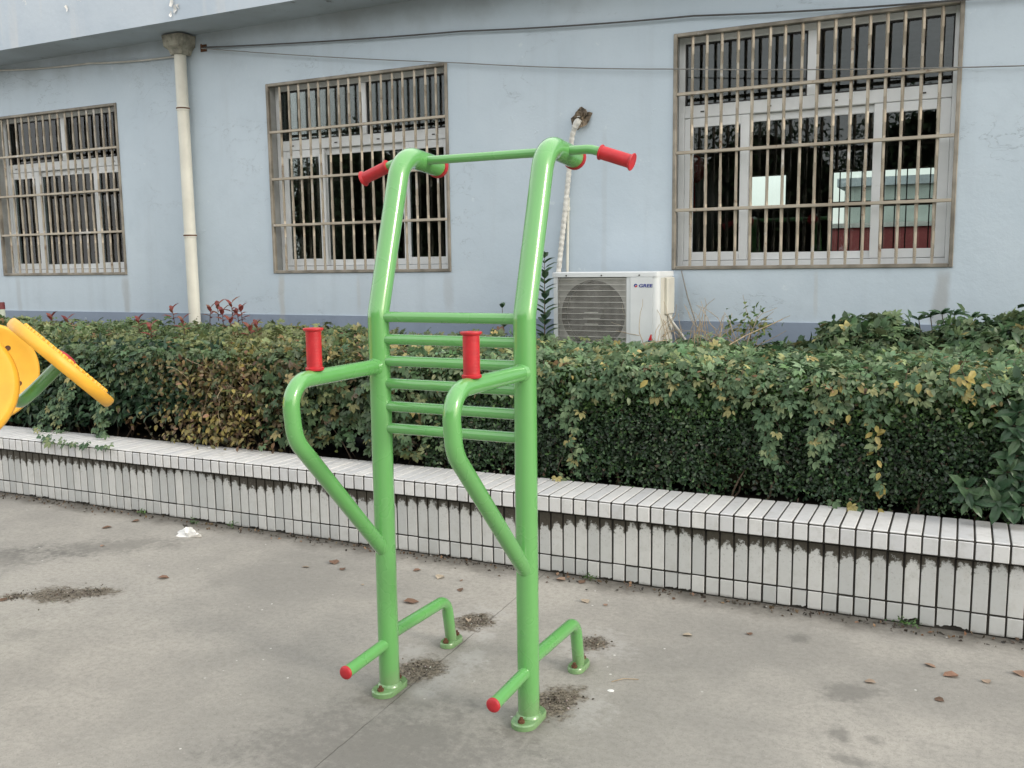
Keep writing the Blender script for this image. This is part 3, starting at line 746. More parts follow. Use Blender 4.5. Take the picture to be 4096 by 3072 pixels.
for k in range(3):
    a0 = k * 2.094 + .5; bd = MB(); vs = []; fs = []
    for i in range(7):
        a = a0 + i * .2
        for j, rr in enumerate((.05, .12, .20)): vs.append((FX + rr * math.cos(a + j * .12), dy + .085 - i * .009, FZ + rr * math.sin(a + j * .12)))
    for i in range(6):
        for j in range(2): fs.append((i * 3 + j, i * 3 + j + 1, i * 3 + j + 4, i * 3 + j + 3))
    bd.add(vs, fs).build('fan_blade', M_fan, ac)
MB().lathe([(0, .055), (.05, .05), (.055, .03)], (FX, dy + .09, FZ), (0, -1, 0), 20).build('fan_hub', M_fan, ac, 40)
gd = MB()
for k in range(62):
    x = gx0 + .006 + k * (gx1 - gx0 - .012) / 61; gd.box((x - .0007, AY - .002, gz0 + .006), (x + .0007, AY + .0005, gz1 - .006))
for k in range(13):
    z = gz0 + .012 + k * .0398; gd.box((gx0 + .003, AY - .0045, z - .0016), (gx1 - .003, AY - .0021, z + .0016))
for k, ww in ((0, .05), (1, .06), (2, .05)):
    z = 1.395 - k * .04 - .018; gd.box((FX - ww, AY - .0045, z - .002), (FX + ww, AY - .0021, z + .002))
tag(gd.build('fan_guard', M_wire, ac), kind='stuff')
pn = MB(); pn.box((-2.035, AY - .005, AZ0 + .035), (-1.876, AY - .0005, 1.621), .004); pn.build('front_panel', M_acw, ac)
sd = MB(); sd.box((AX1, AY + .13, 1.36), (AX1 + .028, AY + .29, 1.615), .008); sd.build('valve_cover', M_acs, ac)
MB().box((AX1 - .0005, AY + .05, AZ0 + .02), (AX1 + .003, AYB - .003, zt - .02), .001).build('side_panel', M_acs, ac)
hk = MB(); hk.tube([(AX1 + .01, AY + .2, 1.36), (AX1 + .035, AY + .22, 1.30), (AX1 + .06, D - .1, 1.20), (AX1 + .11, D - .02, 1.08)], .012, 8); hk.build('refrigerant_pipe', M_hose, ac, 50)
# maker's mark
def text_mesh(s, size, shear, offset):
    cu_ = bpy.data.curves.new('txt', 'FONT'); cu_.body = s; cu_.size = size; cu_.shear = shear; cu_.offset = offset; cu_.extrude = .0006
    ob = bpy.data.objects.new('txt', cu_); col.objects.link(ob); bpy.context.view_layer.update()
    me = bpy.data.meshes.new_from_object(ob.evaluated_get(bpy.context.evaluated_depsgraph_get())); bpy.data.objects.remove(ob); return me
tm = text_mesh('GREE', .030, .12, .0007); tm.materials.clear(); tm.materials.append(M_blue)
xs = [v.co.x for v in tm.vertices]; wdt = max(xs) - min(xs)
o = inst('maker_lettering', tm, ac, (-1.974, AY - .0062, 1.551), (math.pi / 2, 0, 0)); o.scale = (.096 / wdt, 1, 1)
em = MB(); em2 = MB(); ec = (-1.995, 1.5615)
def sector(mb, r0, r1, a0, a1):
    n = 14; vs = []
    for k in range(n + 1):
        a = a0 + (a1 - a0) * k / n; vs += [(ec[0] + r0 * math.cos(a), AY - .0062, ec[1] + r0 * math.sin(a)), (ec[0] + r1 * math.cos(a), AY - .0062, ec[1] + r1 * math.sin(a))]
    mb.add(vs, [(2 * k, 2 * k + 1, 2 * k + 3, 2 * k + 2) for k in range(n)])
sector(em, .004, .0125, .35, 4.0); sector(em2, .002, .0115, 4.2, 6.4)
em.build('emblem', M_blue, ac); em2.build('emblem', M_logored, ac)
st = MB(); st.add([(-1.905, AY - .0066, 1.195), (-1.880, AY - .0066, 1.195), (-1.880, AY - .0066, 1.235), (-1.888, AY - .0066, 1.235)], [(0, 1, 2, 3)]); st.build('sticker', M_logored, ac)
st = MB(); st.add([(-1.915, AY - .0066, 1.165), (-1.879, AY - .0066, 1.165), (-1.879, AY - .0066, 1.1945), (-1.906, AY - .0066, 1.1945)], [(0, 1, 2, 3)]); st.build('sticker', M_blue, ac)
for xx in (-2.50, -1.95):
    b_ = MB(); b_.box((xx - .02, AY + .01, AZ0 - .045), (xx + .02, D - .001, AZ0 - .001), .003); b_.box((xx - .019, D - .05, AZ0 - .42), (xx + .019, D - .0015, AZ0 - .046), .003)
    b_.tube([(xx, AY + .06, AZ0 - .05), (xx, D - .03, AZ0 - .38)], .014, 6); b_.build('bracket', M_acs, ac)

# insulated pipe run and the hole it leaves the wall by
pr = thing('pipe_run', (-2.6, D, 2.7), 'white tape-wrapped pipes from a rough hole down to the condenser', 'pipe')
ctrl = [(-2.585, D + .02, 2.775), (-2.590, D - .045, 2.735), (-2.625, D - .045, 2.66), (-2.648, D - .035, 2.55), (-2.662, D - .033, 2.40), (-2.69, D - .033, 2.15), (-2.715, D - .033, 1.95), (-2.74, D - .04, 1.72), (-2.742, D - .06, 1.60), (-2.70, D - .12, 1.45)]
pts = []; C_ = [Vector(p) for p in ctrl]
for i in range(len(C_) - 1):
    p0 = C_[max(i - 1, 0)]; p1 = C_[i]; p2 = C_[i + 1]; p3 = C_[min(i + 2, len(C_) - 1)]
    nn = max(6, int((p2 - p1).length / .006))
    for k in range(nn):
        t = k / nn
        pts.append(.5 * ((2 * p1) + (p2 - p0) * t + (2 * p0 - 5 * p1 + 4 * p2 - p3) * t * t + (3 * p1 - p0 - 3 * p2 + p3) * t ** 3))
acc = 0; rr = [.017]
for i in range(1, len(pts)):
    acc += (pts[i] - pts[i - 1]).length; rr.append(.0165 + .0045 * (abs(((acc / .042) % 1) - .5) * 2) ** .6 + (.006 if acc < .12 else 0))
MB().tube(pts, rr, 12).build('wrapped_pipe', M_hose, pr, 60)
MB().tube([(-2.674, D - .018, 2.20), (-2.678, D - .016, 2.115), (-2.688, D - .016, 1.60), (-2.688, D - .016, 1.1)], .0105, 8).build('drain_pipe', M_cream, pr, 40)
MB().lathe([(0, .0105), (.003, .0145), (.03, .0145), (.033, .0105)], (-2.678, D - .016, 2.10), (0, 0, 1), 10).build('pipe_coupling', M_cream, pr, 40)
fm = MB(); n1, n2 = 20, 12; vs = []; fs = []
for i in range(n1):
    a = 2 * math.pi * i / n1
    for j in range(n2):
        t = j / (n2 - 1) * math.pi / 2
        k = 1 + .32 * math.sin(a * 3 + 1 + j) + .22 * math.sin(a * 5 + j * 1.7) + random.uniform(-.16, .16)
        vs.append((-2.582 + .050 * math.cos(a) * math.cos(t) * k + (.018 if math.sin(a) > .3 else 0), D - .001 - .05 * math.sin(t) * max(.2, k * .8), 2.768 + .062 * math.sin(a) * math.cos(t) * k))
for i in range(n1):
    for j in range(n2 - 1): fs.append((i * n2 + j, ((i + 1) % n1) * n2 + j, ((i + 1) % n1) * n2 + j + 1, i * n2 + j + 1))
fm.add(vs, fs).build('foam_plug', M_foam, pr)

# ================================================================== PLANTER WALL
pl = thing('planter_wall', (-3, PW, 0), 'low planter wall faced with white strip tiles and dark joints', 'wall')
TX0, TX1, PITCH = -11.0, 2.2, .0725
MB().box((TX0 - .0, PW + .006, 0), (TX1, P + .36, PZ - .007)).build('core', M_grout, pl)
MB().box((TX0 - .0, P + .007, .355), (TX1, PW + .0055, PZ - .008)).build('coping_core', M_grout, pl)
GAP = .0092
def tile_mesh(name, sx, sy, sz, mat, ch=.0022, jag=None):
    m = MB().box((-sx / 2, -sy / 2, -sz / 2), (sx / 2, sy / 2, sz / 2), ch)
    me = m.mesh(name); me.materials.append(mat); return me
tw = PITCH - GAP
T_edge = tile_mesh('coping_edge_tile_shape', tw, .012, .079, M_cap, .003); T_top = tile_mesh('coping_top_tile_shape', tw, .36, .009, M_cap, .003)
T_wall = tile_mesh('wall_tile_shape', tw, .012, .241, M_tile); T_base = tile_mesh('base_tile_shape', tw, .012, .088, M_tile)
# chipped base tile: bottom edge broken away
def chipped(seed, h0, h1):
    r = random.Random(seed); k = 8; top = []; bot = []
    for i in range(k + 1):
        x = -tw / 2 + tw * i / k; bot.append((x, -.043 + h0 + (h1 - h0) * i / k + r.uniform(-.004, .004))); top.append((x, .044))
    vs = [(x, y, z) for y in (-.006, .006) for x, z in bot + top]; n = k + 1; fs = []
    for i in range(k):
        fs.append((i, i + 1, n + i + 1, n + i)); fs.append((2 * n + i, 3 * n + i, 3 * n + i + 1, 2 * n + i + 1)); fs.append((i, 2 * n + i, 2 * n + i + 1, i + 1)); fs.append((n + i, n + i + 1, 3 * n + i + 1, 3 * n + i))
    fs += [(0, n, 3 * n, 2 * n), (k, 2 * n + k, 3 * n + k, n + k)]
    me = MB().add(vs, fs).mesh('chipped_tile_shape'); me.materials.append(M_tile); return me
CH = [chipped(1, .012, .030), chipped(2, .004, .016), chipped(3, .020, .008), chipped(5, .006, .010)]
nc = int((TX1 - TX0) / PITCH)
ph = -.0533 + PITCH / 2
k0 = math.floor((TX0 - ph) / PITCH)
jz = lambda s: random.uniform(-s, s)
for k in range(nc):
    x = ph + (k0 + k) * PITCH
    inst('coping_edge_tile', T_edge, pl, (x + jz(.0006), P + .006 + jz(.0008), .3985 + jz(.0008)), (jz(.008), 0, jz(.01)))
    inst('coping_top_tile', T_top, pl, (x + jz(.0006), P + .1825, PZ - .0045 + jz(.0008)), (jz(.002), jz(.008), 0))
    inst('wall_tile', T_wall, pl, (x - .002 + jz(.0016), PW + .001 + jz(.0012), .2245 + jz(.001)), (jz(.006), 0, jz(.012)))
    me = T_base; dz = .051 + jz(.0018)
    if abs(x + .135) < .035: me = CH[0]
    elif abs(x - .01) < .03: me = CH[1]
    elif abs(x - .08) < .03: me = CH[2]
    elif random.random() < .22: me = CH[3]
    inst('base_tile', me, pl, (x - .002 + jz(.0016), PW + .001 + jz(.0012), dz), (jz(.006), 0, jz(.012)))
# soil bed
sb = MB(); nx, ny = 60, 12; vs = []
for i in range(nx + 1):
    for j in range(ny + 1):
        x = -16 + 20.5 * i / nx; y = P + .35 + (D - .02 - P - .35) * j / ny; vs.append((x, y, .40 + .025 * math.sin(x * 3.3 + y * 2) + random.uniform(-.012, .012)))
sb.add(vs, [(i * (ny + 1) + j, (i + 1) * (ny + 1) + j, (i + 1) * (ny + 1) + j + 1, i * (ny + 1) + j + 1) for i in range(nx) for j in range(ny)])
tag(sb.build('planter_soil', M_soil), kind='structure')

# ================================================================== PULL-UP AND DIP STATION
eq = thing('pull_up_station', ((EX0 + EX1) / 2, EY, 0), 'green steel pull-up and dip station with red grips on the concrete', 'exercise frame')
PR = .0415
for x in (EX0, EX1):
    path = fillet([(x, EY, 0.018), (x, EY, 1.53), (x, 3.170, 2.135 - .03), (x, 3.215, 2.155), (x, 3.47, 2.128)], [.12, .14, .12], 10)
    path = fillet([(x, EY, .018), (x, EY, 1.53), (x, 3.190, 2.153), (x, 3.475, 2.128)], [.10, .125], 14)
    MB().tube(path, PR, 28).build('post', M_green, eq, 50)
    e1 = Vector(path[-1]); dr = (e1 - Vector(path[-2])).normalized()
    MB().lathe([(-.012, PR + .001), (-.010, PR + .0055), (.006, PR + .0055), (.011, PR - .004), (.012, .01)], e1, dr, 28).build('end_cap', M_redcap, eq, 40)
XC = (EX0 + EX1) / 2; BY, BZ = 3.335, 2.140
for s in (-1, 1):
    pass
bp_ = fillet([(XC - .59, BY, BZ - .054), (XC - .435, BY, BZ), (XC + .435, BY, BZ), (XC + .59, BY, BZ - .054)], .14, 8)
MB().tube(bp_, .0175, 18).build('pull_up_bar', M_green, eq, 50)
for s in (-1, 1):
    a = Vector((XC + s * .472, BY, BZ - .0135)); b = Vector((XC + s * .600, BY, BZ - .058)); d = (b - a).normalized(); Lg = (b - a).length
    prof = [(0, .019), (.001, .029), (.006, .029), (.008, .0255)]
    for k in range(1, 10): prof += [(.008 + k * (Lg - .02) / 10 - .003, .0255), (.008 + k * (Lg - .02) / 10, .0253), (.008 + k * (Lg - .02) / 10 + .003, .0255)]
    prof += [(Lg - .012, .0255), (Lg - .006, .0315), (Lg - .002, .0335), (Lg, .032), (Lg + .001, .012)]
    MB().lathe(prof, a, d, 24).build('bar_grip', M_red, eq, 40)
for z in (1.519, 1.433, 1.349, 1.261, 1.172, 1.085):
    MB().tube([(EX0 + .02, EY, z), (EX1 - .02, EY, z)], .0205, 18).build('rung', M_green, eq, 50)
for x in (EX0, EX1):
    ap = fillet([(x, EY + .01, 1.328), (x, 2.46, 1.328), (x, 2.462, 1.135), (x, EY - .005, .575)], [.125, .145], 12)
    ap = fillet([(x, EY + .01, 1.328), (x, 2.447, 1.328), (x, 2.470, 1.128), (x, EY, .577)], [.12, .14], 12)
    MB().tube(ap, .0292, 20).build('dip_arm', M_green, eq, 50)
    MB().tube([(x, EY - .048, 1.328), (x, EY - .030, 1.328)], [.030, .036], 20).build('weld_collar', M_green, eq, 50)
    gy = 2.592
    prof = [(0, .031), (.003, .0325), (.009, .0325), (.012, .0272)]
    for k in range(1, 11): prof += [(.012 + k * .0105 - .002, .0272), (.012 + k * .0105, .0270), (.012 + k * .0105 + .002, .0272)]
    prof += [(.136, .0272), (.141, .0345), (.145, .036), (.148, .035), (.149, .016), (.145, .012)]
    MB().lathe(prof, (x, gy, 1.354), (0, 0, 1), 24).build('dip_grip', M_red, eq, 40)
    MB().tube([(x, EY, .205), (x, 2.705, .193)], .0235, 18).build('foot_peg', M_green, eq, 50)
    MB().lathe([(0, .0235), (.001, .0262), (.007, .0262), (.012, .022), (.0135, .006)], (x, 2.709, .1932), (0, -1, 0), 20).build('peg_cap', M_redcap, eq, 45)
    lp = fillet([(x, EY, .232), (x, 3.462, .222), (x, 3.50, .016)], .075, 10)
    MB().tube(lp, .0262, 18).build('rear_leg', M_green, eq, 50)
    for (fy, hl, hw) in ((EY, .092, .050), (3.50, .068, .036)):
        n = 12; L = []
        for k in range(n + 1): a = -math.pi / 2 + math.pi * (k / n - .5); L.append((hw * math.cos(a + 0), -(hl - hw) + hw * math.sin(a)))
        L = [(hw * math.cos(math.pi + math.pi * k / n), -(hl - hw) + hw * math.sin(math.pi + math.pi * k / n)) for k in range(n + 1)] + [(hw * math.cos(math.pi * k / n), (hl - hw) + hw * math.sin(math.pi * k / n)) for k in range(n + 1)]
        m = len(L); b_ = MB()
        b_.add([(x + u, fy + v, 0.0005) for u, v in L] + [(x + u, fy + v, .018) for u, v in L] + [(x + u * .92, fy + v * .95, .023) for u, v in L],
               [(i, (i + 1) % m, m + (i + 1) % m, m + i) for i in range(m)] + [(m + i, m + (i + 1) % m, 2 * m + (i + 1) % m, 2 * m + i) for i in range(m)] + [tuple(2 * m + i for i in range(m))])
        po = b_.build('base_plate', M_green, eq, 40)
        for s in (-1, 1):
            MB().lathe([(0, .013), (.010, .013), (.011, .007), (.020, .007), (.021, .002)], (x, fy + s * (hl - .026 if hl > .08 else hl - .018), .0232), (0, 0, 1), 6).build('anchor_bolt', M_rust, po)
        if hl > .08: MB().lathe([(0, PR + .008), (.008, PR + .006), (.014, PR)], (x, fy, .022), (0, 0, 1), 24).build('weld_collar', M_green, po, 40)

# ================================================================== TAI CHI WHEEL STAND (left edge)
tw_loc = at_depth(-160, 860, 4.35); tw_loc.z = 0
ws = thing('spinning_wheel_stand', tw_loc, 'green stand with round yellow exercise wheels and red hubs', 'exercise wheels')
WR = .236
def wheel(c, nrm, teeth):
    nrm = Vector(nrm).normalized()
    prof = [(-.020, .02), (-.020, WR - .045), (-.028, WR - .03), (-.028, WR - .012), (-.020, WR - .003), (-.006, WR), (.008, WR - .001), (.015, WR - .006), (.017, WR - .02), (.012, WR - .034), (.012, .03)]
    o = MB().lathe(prof, c, nrm, 64).build('wheel', M_yellow, ws, 38)
    MB().lathe([(.010, .055), (.018, .055), (.027, .045), (.034, .025), (.036, .005)], c, nrm, 24).build('hub', M_redcap, o, 50)
    u = nrm.cross(Vector((0, 0, 1))).normalized(); v = nrm.cross(u)
    if teeth:
        nb = MB()
        for ring, cnt in ((.095, 22), (.125, 30), (.155, 36), (.185, 44)):
            for k in range(cnt):
                a = 2 * math.pi * k / cnt + ring * 9; p = Vector(c) + (u * math.cos(a) + v * math.sin(a)) * ring + nrm * .010
                nb.lathe([(0, .0085), (.012, .0075), (.017, .0035)], p, nrm, 6)
        tag(nb.build('massage_nubs', M_yellow, o, 60), kind='stuff')
    for k in range(5):
        a = 2 * math.pi * k / 5 + .4; p = Vector(c) + (u * math.cos(a) + v * math.sin(a)) * .15 - nrm * .0205
        MB().lathe([(0, .013), (.002, .011), (.0021, .0005)], p, -nrm, 12).build('bolt_recess', M_rust if k % 2 else M_rust, o)
    return o
cA = at_depth(135, 783, 3.53); _ra = ray(135, 783).normalized(); nA = CR * .708 + CU * .700; nA = nA - _ra * nA.dot(_ra)
wheel(cA, nA, True)
cB = at_depth(-33, 806, 4.3); cC = at_depth(-116, 838, 3.3)
bdir = (CAM - cB).normalized()
wheel(cB, -(bdir * .93 + CR * .33 - CU * .18), True)
wheel(cC, -((CAM - cC).normalized() * .95 - CR * .25 + CU * .2), True)
nAn = nA.normalized()
arm = fillet([cA - nAn * .018, cA - nAn * .20, at_depth(25, 866, 3.80), at_depth(-160, 905, 4.35)], [.25, .25], 10)
MB().tube(arm, .0245, 16).build('arm', M_dkgreen, ws, 50)
top = at_depth(-160, 800, 4.35)
MB().tube([tw_loc, (tw_loc.x, tw_loc.y, top.z + .1)], .057, 24).build('column', M_dkgreen, ws, 50)
MB().tube([cB, cB + (tw_loc + Vector((0, 0, 1.1)) - cB) * 1.0], .022, 12).build('arm', M_dkgreen, ws, 50)
MB().tube([cC - ((CAM - cC).normalized()) * .02, tw_loc + Vector((0, 0, 1.05))], .022, 12).build('arm', M_dkgreen, ws, 50)
MB().lathe([(0.0005, .13), (.016, .13), (.02, .12)], tw_loc, (0, 0, 1), 24).build('base_plate', M_dkgreen, ws, 40)

# ================================================================== HEDGES AND CREEPERS
def core(parent, boxes):
    m = MB()
    for a, b in boxes:
        nx = max(2, int((b[0] - a[0]) / .12)); nz_ = 5
        vs = []; 
        def prof(t):  # section from front-bottom, up the front, over the top, down the back
            y0, y1, z0, z1 = a[1], b[1], a[2], b[2]
            return [(y0, z0), (y0 - .015, z0 + (z1 - z0) * .5), (y0 + .03, z1 - .06), (y0 + .12, z1), ((y0 + y1) / 2, z1 + .02), (y1 - .08, z1), (y1, z0)]
        for i in range(nx + 1):
            x = a[0] + (b[0] - a[0]) * i / nx
            for y, z in prof(0): vs.append((x, y + random.uniform(-.03, .03), z + random.uniform(-.03, .03)))
        q_ = 7; fs = [(i * q_ + k, (i + 1) * q_ + k, (i + 1) * q_ + k + 1, i * q_ + k + 1) for i in range(nx) for k in range(q_ - 1)]
        fs += [tuple(range(q_)), tuple(nx * q_ + k for k in range(q_))]
        m.add(vs, fs)
    return m.build('dark_filler', M_core, parent)  # solid dark core in place of the hedge's shaded inside
def stems(parent, n, x0, x1, y0, y1, z0, z1, r=.006, lean=.08):
    for k in range(n):
        x = random.uniform(x0, x1); y = random.uniform(y0, y1); p = Vector((x, y, z0)); pts = [p]
        for i in range(4): p = p + Vector((random.uniform(-lean, lean), random.uniform(-lean, lean) * .5, (z1 - z0) / 4)); pts.append(p)
        MB().tube(pts, [r * (1 - .12 * i) for i in range(5)], 6).build('stem', M_bark, parent, 60)

HX0, HX1 = -3.05, 1.7
bh = thing('box_hedge', (-.8, 5.4, .40), 'dense clipped hedge of small dark leaves right of the exercise frame', 'hedge')
core(bh, [((HX0 + .05, 5.02, .50), (HX1, 5.95, 1.04))])
stems(bh, 26, HX0, HX1, 4.97, 5.05, .40, .66, .007, .05)
Nf = 62000
x = rng.uniform(HX0, HX1, Nf); z = .43 + rng.random(Nf) ** .85 * .68
bot = .47 + .05 * wob(x, x * 0, 2.2, 1.) + .03 * np.sin(x * 17)
keep = (z > bot) | (rng.random(Nf) < .25); x, z = x[keep], z[keep]; Nf = len(x)
y = 4.925 + .028 * wob(x, z * 2, 1.6) + np.abs(rng.normal(0, .045, Nf)) + np.clip((z - 1.02) / .09, 0, 1) ** 2 * .06
# a few worn hollows
hol = np.zeros(Nf)
for hx, hz, hr in ((-1.62, .74, .05), (-1.15, .58, .10), (-1.05, .48, .08), (-2.3, .56, .09), (-.2, .48, .08), (.1, .98, .06)):
    hol += np.exp(-((x - hx) ** 2 + ((z - hz) * 1.1) ** 2) / hr ** 2)
y += np.clip(hol, 0, 1) * .06
o = np.tile([0, -1., .25], (Nf, 1)); d, n_ = orient(o, Nf, .25, .55, .1)
cl = wob(x * 3, z * 3.1, 1.0, .4)
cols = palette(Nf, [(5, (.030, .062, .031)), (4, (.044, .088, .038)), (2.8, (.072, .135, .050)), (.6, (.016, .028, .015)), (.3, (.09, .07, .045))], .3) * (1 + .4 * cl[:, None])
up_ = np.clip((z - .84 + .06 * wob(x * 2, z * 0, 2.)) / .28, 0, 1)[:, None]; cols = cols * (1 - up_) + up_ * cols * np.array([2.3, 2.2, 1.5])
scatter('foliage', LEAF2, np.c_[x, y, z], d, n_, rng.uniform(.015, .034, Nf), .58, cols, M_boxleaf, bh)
Nt = 16000
x = rng.uniform(HX0, HX1, Nt); y = rng.uniform(4.95, 5.95, Nt); z = 1.085 + .03 * wob(x, y, 1.5, 2) + rng.normal(0, .018, Nt) + (y - 4.95) * .03
d, n_ = orient(np.tile([0, 0, 1.], (Nt, 1)), Nt, .4, .6, 0)
scatter('top_foliage', LEAF2, np.c_[x, y, z], d, n_, rng.uniform(.02, .034, Nt), .58, palette(Nt, [(4, (.050, .098, .036)), (3, (.075, .135, .046)), (1, (.11, .17, .05))]), M_boxleaf, bh)

# ---- creeper over the clipped hedge
PAL5 = palm(5, 3)
VPAL = [(4, (.105, .185, .092)), (6, (.155, .250, .130)), (5, (.215, .305, .168)), (1.5, (.33, .36, .17)), (.9, (.48, .42, .18)), (.25, (.32, .21, .12))]
cv = thing('creeper', (-1, 5.3, 1.1), 'pale green five-leaflet creeper spread over the clipped hedge top', 'creeper')
Nv = 7200
x = rng.uniform(-3.25, 1.6, Nv); y = rng.uniform(4.90, 6.05, Nv)
h_ = wob(x, y, 1.3, .8); keep = (h_ + rng.normal(0, .35, Nv) > -.55); x, y = x[keep], y[keep]; Nv = len(x)
z = 1.115 + .035 * wob(x, y, 1.5, 2) + (y - 4.9) * .035 + np.abs(rng.normal(0, .026, Nv)) - np.clip((4.97 - y) / .07, 0, 1) * .05
d, n_ = orient(np.tile([0, -.30, 1.], (Nv, 1)), Nv, .5, .28, .1); d[:, 1] -= .5
yel = np.clip(wob(x * 1.7, y * 1.9, 1.0, 3.1) - .15, 0, 1)[:, None]
cols = palette(Nv, VPAL) * 1.12; cols = cols * (1 - yel * .22) + yel * .22 * np.array([.36, .32, .12])
h1 = rng.random(Nv) < .5; sz_ = rng.uniform(.040, .074, Nv); pz_ = np.c_[x, y, z]
scatter('foliage', PAL5, pz_[h1], d[h1], n_[h1], sz_[h1], 1., cols[h1], M_leaf, cv)
scatter('foliage', palm(3, 8, 1.1, .5), pz_[~h1], d[~h1], n_[~h1], sz_[~h1] * .9, 1., cols[~h1], M_leaf, cv)
Ns = 1500; x = rng.uniform(-3.25, 1.6, Ns); z = 1.12 - rng.random(Ns) ** 1.6 * (.10 + .09 * (wob(x, x * 0, 2.3, 1.) + .6)); y = 4.90 + rng.normal(0, .02, Ns)
d, n_ = orient(np.tile([0, -1., .6], (Ns, 1)), Ns, .4, .45, .5)
scatter('fringe', LEAF8, np.c_[x, y, z], d, n_, rng.uniform(.022, .048, Ns), .5, palette(Ns, VPAL) * .8, M_leaf, cv)
# trailing strands over the clipped face: (pixel column, first row, last row, spread, yellowness)
def px_xz(px, py, y): p = at_y(px, py, y); return p.x, p.z
strands = [(1180, 800, 905, .05, 0), (1165, 800, 860, .05, 0), (1230, 870, 1030, .03, 0), (1255, 820, 860, .05, 0), (1300, 805, 870, .05, 0), (1340, 800, 850, .05, 0), (1385, 810, 835, .04, .1),
           (1440, 812, 850, .04, 0), (1480, 815, 870, .03, 0), (1560, 815, 890, .03, 0), (1600, 820, 865, .04, 0), (1650, 860, 985, .025, 0), (1672, 900, 1005, .02, 0), (1700, 830, 880, .05, .1),
           (1760, 840, 985, .022, .05), (1785, 850, 985, .02, .1), (1815, 850, 900, .03, .35), (1880, 860, 935, .015, .4), (1895, 900, 985, .015, .8), (1900, 1030, 1060, .01, .7), (1830, 830, 860, .05, .3),
           (1960, 820, 860, .03, .2), (2050, 820, 850, .03, .3), (2085, 800, 850, .03, 1.), (1860, 1085, 1110, .06, .45), (1530, 820, 850, .05, 0), (2130, 830, 860, .05, .2), (1210, 1005, 1035, .03, 0)]
cnt = 0
for px, r0, r1, sp, ye in strands:
    yy = 4.885
    xa_, za = px_xz(px, r0, yy); xb_, zb = px_xz(px, r1, yy); m = max(3, int(abs(za - zb) / .026) + 2)
    vp = [Vector((xa_, yy + .06, za + .05))]
    for k in range(m):
        t = k / max(1, m - 1); p = Vector((xa_ + (xb_ - xa_) * t + random.gauss(0, sp * .5), yy + .02 + random.uniform(-.02, .015), za + (zb - za) * t)); vp.append(p + Vector((0, .015, 0)))
        for rep in range(2 if r1 - r0 < 62 else 1):
            if cnt >= 296: continue
            q = p + Vector((random.gauss(0, sp), random.uniform(-.018, .006), random.gauss(0, .014)))
            if q.z < PZ + .012: q.z = PZ + .014
            dr = (random.gauss(0, .6), -.35, -.55 + random.gauss(0, .25)); nr = (random.gauss(0, .3), -.75, .55 + random.gauss(0, .2))
            if random.random() < ye: inst('leaf', SINGLE_Y, cv, q, frame_rot(dr, nr), (random.uniform(.04, .065),) * 3)
            else: inst('leaf', PALMS[cnt % 5], cv, q, frame_rot(dr, nr), (random.uniform(.045, .066),) * 3)
            cnt += 1
    if len(vp) > 3: MB().tube(vp, .0022, 5).build('stem', M_bark, cv)

# ---- mound of creeper behind, at the right
mo = thing('creeper', (.2, 5.9, .42), 'taller mound of broad green creeper leaves against the wall under the right window', 'creeper')
def mound_core(parent, cx, cy, cz, rx, ry, rz, f=.86):
    m = MB(); n1, n2 = 20, 8; vs = []; fs = []
    for i in range(n1):
        for j in range(n2):
            a = 2 * math.pi * i / n1; t = j / (n2 - 1) * math.pi / 2; k = f * random.uniform(.92, 1.05)
            vs.append((cx + rx * k * math.cos(a) * math.cos(t), min(cy + ry * k * math.sin(a) * math.cos(t), D - .04), cz + rz * k * math.sin(t)))
    for i in range(n1):
        for j in range(n2 - 1): fs.append((i * n2 + j, ((i + 1) % n1) * n2 + j, ((i + 1) % n1) * n2 + j + 1, i * n2 + j + 1))
    m.add(vs, fs); return m.build('dark_filler', M_core, parent)  # opaque dark core, inner shade of the leaf mass put into its colour
def mound_leaves(cx, cy, cz, rx, ry, rz, N):
    u = rng.normal(0, 1, (N, 3)); u = norm(u); u[:, 2] = np.abs(u[:, 2])
    k = (1 + .10 * wob(u[:, 0] * 3, u[:, 2] * 3 + u[:, 1] * 2, 1.2, cx) + rng.normal(0, .05, N))[:, None]
    p = np.array([cx, cy, cz]) + u * np.array([rx, ry, rz]) * k
    ok = (p[:, 1] < D - .03) & (u[:, 1] < .75); return p[ok], norm(u / np.array([rx, ry, rz]))[ok]
ps, os_ = [], []
for (cx, cy, cz, rx, ry, rz, N) in ((-.50, 6.02, .9, .46, .42, .44, 2000), (.25, 6.0, .9, .60, .48, .45, 2300), (-.95, 6.0, .9, .36, .36, .27, 1000), (1.1, 5.95, .9, .6, .5, .42, 900)):
    mound_core(mo, cx, cy, cz - .3, rx, ry, rz + .3); a, b = mound_leaves(cx, cy, cz, rx, ry, rz, N); ps.append(a); os_.append(b)
p = np.concatenate(ps); o = np.concatenate(os_); N = len(p)
d, n_ = orient(o, N, .45, .35, .35); d[:, 1] -= .4
scatter('foliage', PAL5, p, d, n_, rng.uniform(.055, .08, N), 1., palette(N, [(5, (.105, .175, .085)), (4, (.150, .225, .110)), (2, (.21, .27, .14)), (.5, (.40, .35, .15))]), M_leaf, mo)
N = 900; i_ = rng.choice(len(p), N); d, n_ = orient(o[i_], N, .5, .4, .2)
scatter('broad_foliage', LEAF8, p[i_] + o[i_] * .02, d, n_, rng.uniform(.05, .085, N), .5, palette(N, [(3, (.05, .105, .05)), (2, (.075, .135, .06))]), M_leaf, mo)

